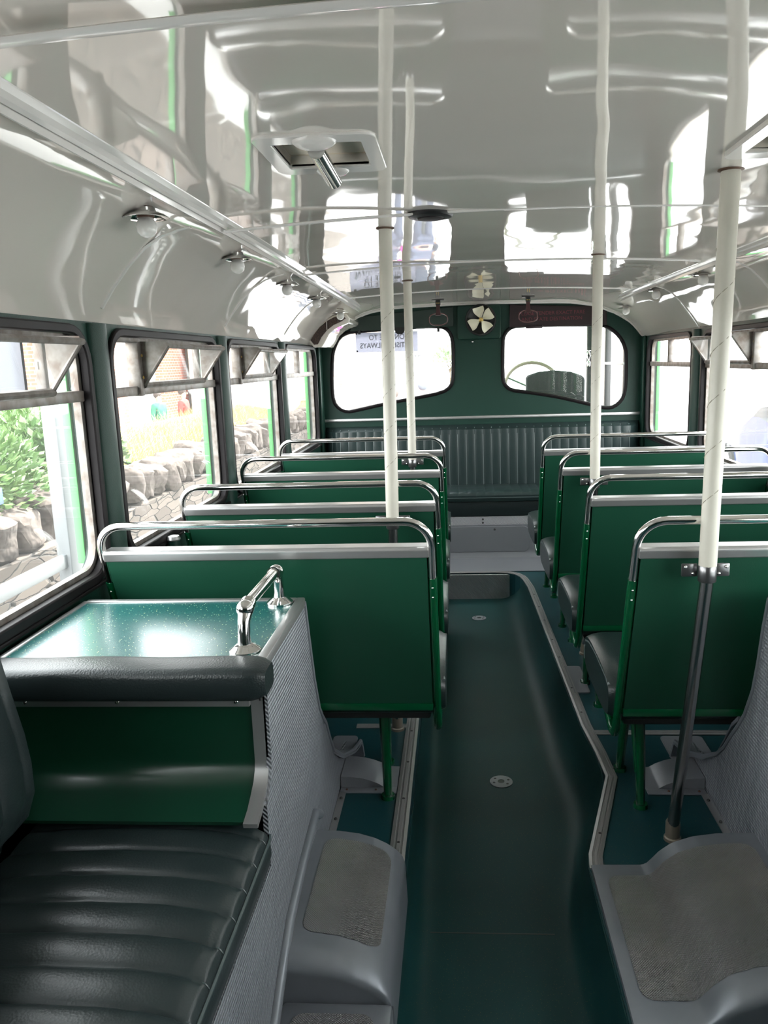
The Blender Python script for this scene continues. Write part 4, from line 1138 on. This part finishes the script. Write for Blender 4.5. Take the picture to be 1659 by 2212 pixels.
bush('laurel_bush', (-3.35, 4.75, .52), (.45, .75, .46), 3600, .075, 'leaf', 'glossy laurel bush spilling over the stones behind the nearest left window', 'laurel bushes behind the wall', 3)
bush('laurel_bush', (-3.4, 6.15, .50), (.45, .75, .44), 3600, .075, 'leaf_dark', 'glossy laurel bush over the wall seen at the pillar between the two nearest left windows', 'laurel bushes behind the wall', 4)
bush('laurel_bush', (-4.4, 5.4, .72), (.55, 1.1, .38), 3200, .075, 'leaf', 'sunlit laurel bush at the back of the bed behind the nearest left window', 'laurel bushes behind the wall', 5)
bush('laurel_bush', (-4.5, 7.8, .66), (.55, 1.1, .34), 2600, .075, 'leaf', 'sunlit laurel bush at the back of the bed seen through the second left window', 'laurel bushes behind the wall', 6)
b = MB(); rnd = random.Random(11)
for i in range(9000):
    x = rnd.uniform(-4.8, -3.34); yy = rnd.uniform(6.6, 17); h = rnd.uniform(.22, .5)
    d = Vector((rnd.gauss(0, .16) + .06, rnd.gauss(0, .2), h)); w = .007
    p = Vector((x, yy, .2))
    b._add([p + Vector((0, -w, 0)), p + Vector((0, w, 0)), p + d * .6 + Vector((0, w * .8, .05)), p + d + Vector((.06, 0, -.02)), p + d * .6 + Vector((0, -w * .8, .05))], [(0, 1, 2, 4), (4, 2, 3)])
tag(b.obj('grass', 'straw', smooth=False), 'straw-coloured ornamental grass growing behind the garden wall', 'grass', kind='stuff')
# brick building across the way
bl = thing('brick_building', (-11, 24, GZ), 'red brick building with a dark slatted gate beyond the garden', 'building')
MB().box(-13, -9.6, 17, 34, GZ, 6).obj('wall', 'white_wall', bl, smooth=False)
for y0, y1 in ((17.0, 17.6), (20.9, 21.6), (24.5, 26.6)):
    MB().box(-9.7, -9.3, y0, y1, GZ, 6).obj('pilaster', 'red_brick', bl, smooth=False)
b = MB()
for i in range(16): b.box(-9.62, -9.54, 18.0 + i * .18, 18.13 + i * .18, GZ, 2.6)
b.box(-9.60, -9.58, 17.95, 20.9, GZ, 2.6).obj('slatted_gate', 'slate', bl, smooth=False)
MB().box(-9.66, -9.55, 12.6, 16.8, GZ, 3.2).obj('grey_annexe_door', 'slate', bl, smooth=False)
# terrace house end seen through the left front window
h2 = thing('brick_house', (-4.1, 26, GZ), 'pale brick house with an arched door beyond the left front window', 'building')
MB().box(-9, -3.15, 26, 34, GZ, 7).obj('wall', 'pale_brick', h2, smooth=False)
arch = [(-4.35 + .35 * math.cos(PI * k / 12), .55 + .35 * math.sin(PI * k / 12)) for k in range(13)]
archo = [(-4.35 + .47 * math.cos(PI * k / 12), .55 + .47 * math.sin(PI * k / 12)) for k in range(13)]
MB().prism([(-4.0, GZ)] + arch + [(-4.70, GZ)], 25.96, 26, 'Y').obj('door', 'white_wall', h2, smooth=False)
b = MB()
b.prism(archo + arch[::-1], 25.93, 26, 'Y').obj('door_arch', 'red_brick', h2, smooth=False)
# lamp post with a bus stop flag, trees on the skyline
lp = thing('lamp_post', (-.98, 15.5, GZ), 'grey lamp post with a double bend beyond the left front window', 'lamp post')
MB().tube([(-.83, 15.5, GZ), (-.83, 15.5, 1.05), (-.90, 15.5, 1.25), (-1.0, 15.5, 1.36), (-1.02, 15.5, 3.5)], .06, 10).obj('post', 'grey_post', lp)
MB().tube([(-.64, 15.5, .95), (-.68, 15.5, 1.20), (-.86, 15.5, 1.36), (-.92, 15.5, 1.50)], .04, 8).obj('bracket', 'grey_post', lp)
MB().box(-1.0, -.80, 15.42, 15.46, 1.40, 1.86, .02).obj('stop_flag', 'flag_grey', lp)
def tree(c, rad, n, lab, seed):
    bush('tree', c, rad, n, .5, 'tree_leaf', lab, 'trees on the skyline', seed)
tree((-.6, 55, 1.2), (1.3, 1.5, .9), 500, 'pale tree on the skyline right of the lamp post in the left front window', 21)

# ---- people
def person(c, rz, top, legs, hairm, lab, hgt=1.7, cap=False):
    root = thing('person', c, lab, 'person'); root.rotation_euler = (0, 0, rz)
    k = hgt / 1.7
    J = {'pel': (0, 0, .92), 'waist': (0, 0, 1.06), 'chest': (0, .01, 1.28), 'neck': (0, 0, 1.44), 'head0': (0, -.01, 1.52), 'head': (0, -.015, 1.60), 'top': (0, 0, 1.67)}
    for s, n in ((1, 'l'), (-1, 'r')):
        J.update({'hip' + n: (s * .095, 0, .86), 'knee' + n: (s * .10, -.02, .48), 'ank' + n: (s * .10, .02, .09), 'toe' + n: (s * .11, -.15, .04),
                  'sho' + n: (s * .175, 0, 1.38), 'elb' + n: (s * .23, .02, 1.10), 'wri' + n: (s * .22, -.07, .87), 'pal' + n: (s * .22, -.09, .81)})
        for q in range(4): J['f%d%s' % (q, n)] = (s * .22 + (q - 1.5) * .004, -.07 - q * .017, .72 + .01 * abs(q - 1.5)); 
        J['th' + n] = (s * .20, -.135, .79)
    Rr = {'pel': .135, 'waist': .12, 'chest': .15, 'neck': .05, 'head0': .07, 'head': .088, 'top': .06}
    for n in 'lr':
        Rr.update({'hip' + n: .088, 'knee' + n: .055, 'ank' + n: .038, 'toe' + n: .035, 'sho' + n: .062, 'elb' + n: .042, 'wri' + n: .027, 'pal' + n: .033, 'th' + n: .009})
        for q in range(4): Rr['f%d%s' % (q, n)] = .0085
    E = [('pel', 'waist'), ('waist', 'chest'), ('chest', 'neck'), ('neck', 'head0'), ('head0', 'head'), ('head', 'top')]
    for n in 'lr':
        E += [('pel', 'hip' + n), ('hip' + n, 'knee' + n), ('knee' + n, 'ank' + n), ('ank' + n, 'toe' + n), ('chest', 'sho' + n), ('sho' + n, 'elb' + n), ('elb' + n, 'wri' + n), ('wri' + n, 'pal' + n), ('pal' + n, 'th' + n)]
        E += [('pal' + n, 'f%d%s' % (q, n)) for q in range(4)]
    def skin(names, edges, grow, m, name, root_v):
        bm = bmesh.new(); lay = bm.verts.layers.skin.verify(); V = {}
        for nme in names:
            v = bm.verts.new(Vector(J[nme]) * k); r = (Rr[nme] + grow) * k; v[lay].radius = (r, r); v[lay].use_root = nme == root_v; V[nme] = v
        for a, e in edges: bm.edges.new((V[a], V[e]))
        me = bpy.data.meshes.new(name); bm.to_mesh(me); bm.free(); me.materials.append(M[m])
        o = bpy.data.objects.new(name, me); C.objects.link(o); o.parent = root
        o.modifiers.new('skin', 'SKIN').use_smooth_shade = True
        sb_ = o.modifiers.new('sub', 'SUBSURF'); sb_.levels = 1; sb_.render_levels = 1
        return o
    skin(list(J), E, 0, 'skin', 'body', 'pel')
    tn_ = ['pel', 'waist', 'chest', 'neck'] + [p + n for n in 'lr' for p in ('sho', 'elb', 'wri')]
    skin(tn_, [e for e in E if e[0] in tn_ and e[1] in tn_], .018, top, 'jacket', 'pel')
    ln_ = ['pel'] + [p + n for n in 'lr' for p in ('hip', 'knee', 'ank')]
    skin(ln_, [e for e in E if e[0] in ln_ and e[1] in ln_], .014, legs, 'trousers', 'pel')
    b = MB().sphere((0, .018 * k, 1.635 * k), .098 * k, 14, 10, (.95, 1.02, .95)); b.obj('cap' if cap else 'hair', hairm, root, local=True)
    b = MB().sphere((0, -.105 * k, 1.585 * k), .016 * k, 8, 6, (.8, 1.2, 1.3)); b.obj('nose', 'skin', root, local=True)
    s = MB()
    for x in (-.032, .032): s.sphere((x * k, -.088 * k, 1.61 * k), .011 * k, 8, 6)
    s.obj('eyes', 'hair', root, local=True)
    return root
person((-1.36, 15.0, GZ), PI * .9, 'pink_cloth', 'denim', 'hair', 'person in a bright pink jacket standing beyond the left front window', 1.72)
person((-.82, 15.2, GZ), PI * 1.05, 'navy_cloth', 'denim', 'slate', 'person in a dark jacket and cap standing by the lamp post', 1.86, cap=True)
person((-6.9, 19.2, GZ), PI * .5, 'red_cloth', 'denim', 'hair', 'person in a red top walking past the brick building', 1.75)
person((-7.3, 18.6, GZ), PI * .4, 'green_cloth', 'denim', 'hair', 'person in a dark green top left of the red-topped walker', 1.7)
person((-6.7, 20.3, GZ), PI * .6, 'white_cloth', 'denim', 'hair', 'person in a white top right of the red-topped walker', 1.7)

# ---- cars
def car(c, rz, m, lab):
    root = thing('car', c, lab, 'car')
    prof = [(-2.05, .30), (-2.1, .55), (-2.02, .74), (-1.3, .86), (-.98, .92), (-.35, 1.36), (.1, 1.43), (.8, 1.40), (1.5, 1.05), (1.95, .96), (2.08, .70), (2.05, .32)]
    Rz = Matrix.Rotation(rz, 4, 'Z')
    def tr(b):
        bmesh.ops.transform(b.bm, verts=b.bm.verts[:], matrix=Matrix.Translation(c) @ Rz); return b
    b = MB().prism(prof, -.82, .82, 'Y')
    for v in b.bm.verts:
        if v.co.z > 1.0: v.co.y *= .82
    tr(b).obj('body', m, root, bevel=.05)
    for s in (-1, 1):
        for x in (-1.3, 1.25):
            b = MB().lathe([(.12, -.09), (.30, -.10), (.32, -.06), (.32, .06), (.30, .10), (.12, .09)], (x, s * .76, .32), 'Y', 24); tr(b).obj('wheel', 'tyre', root)
            b = MB().lathe([(.18, 0), (.16, s * .03), (.02, s * .04)], (x, s * .85, .32), 'Y', 20); tr(b).obj('hub_cap', 'alu', root)
    for s in (-1, 1):
        b = MB().prism([(-.85, .97), (-.30, 1.32), (.08, 1.37), (.74, 1.33), (1.25, 1.03)], s * .70, s * .745, 'Y'); tr(b).obj('side_window', 'car_glass', root, smooth=False)
        b = MB().sphere((-2.04, s * .58, .66), .11, 12, 8, (.5, 1.2, .8)); tr(b).obj('headlamp', 'bulb', root)
    b = MB()._add and MB(); b._add([(-.99, -.64, .96), (-.99, .64, .96), (-.38, .55, 1.355), (-.38, -.55, 1.355)], [(0, 1, 2, 3)]); tr(b).obj('windscreen', 'car_glass', root, smooth=False, solid=.03, offs=0)
    return root
car((-8.0, 15.0, GZ), PI / 2 + .15, 'car_black', 'black car parked behind the laurel hedge outside the left windows')
car((5.6, 13.2, GZ), -PI / 2 + .1, 'car_blue', 'dark blue car parked outside the right-hand windows')

# ---- pale shelter post by the nearest left window
sp = thing('shelter_post', (-2.38, 4.2, GZ), 'pale grey shelter post with a blue strip sign outside the nearest left window', 'post')
b = MB().box(-2.42, -2.34, 4.14, 4.32, GZ, 3.2, .01); b.obj('post', 'grey_post', sp)
MB().box(-2.40, -2.36, 2.0, 4.15, .22, .30, .01).obj('rail', 'grey_post', sp)
MB().box(-2.40, -2.37, 2.2, 3.62, .68, .76, .004).obj('blue_sign', 'blue_sign', sp)
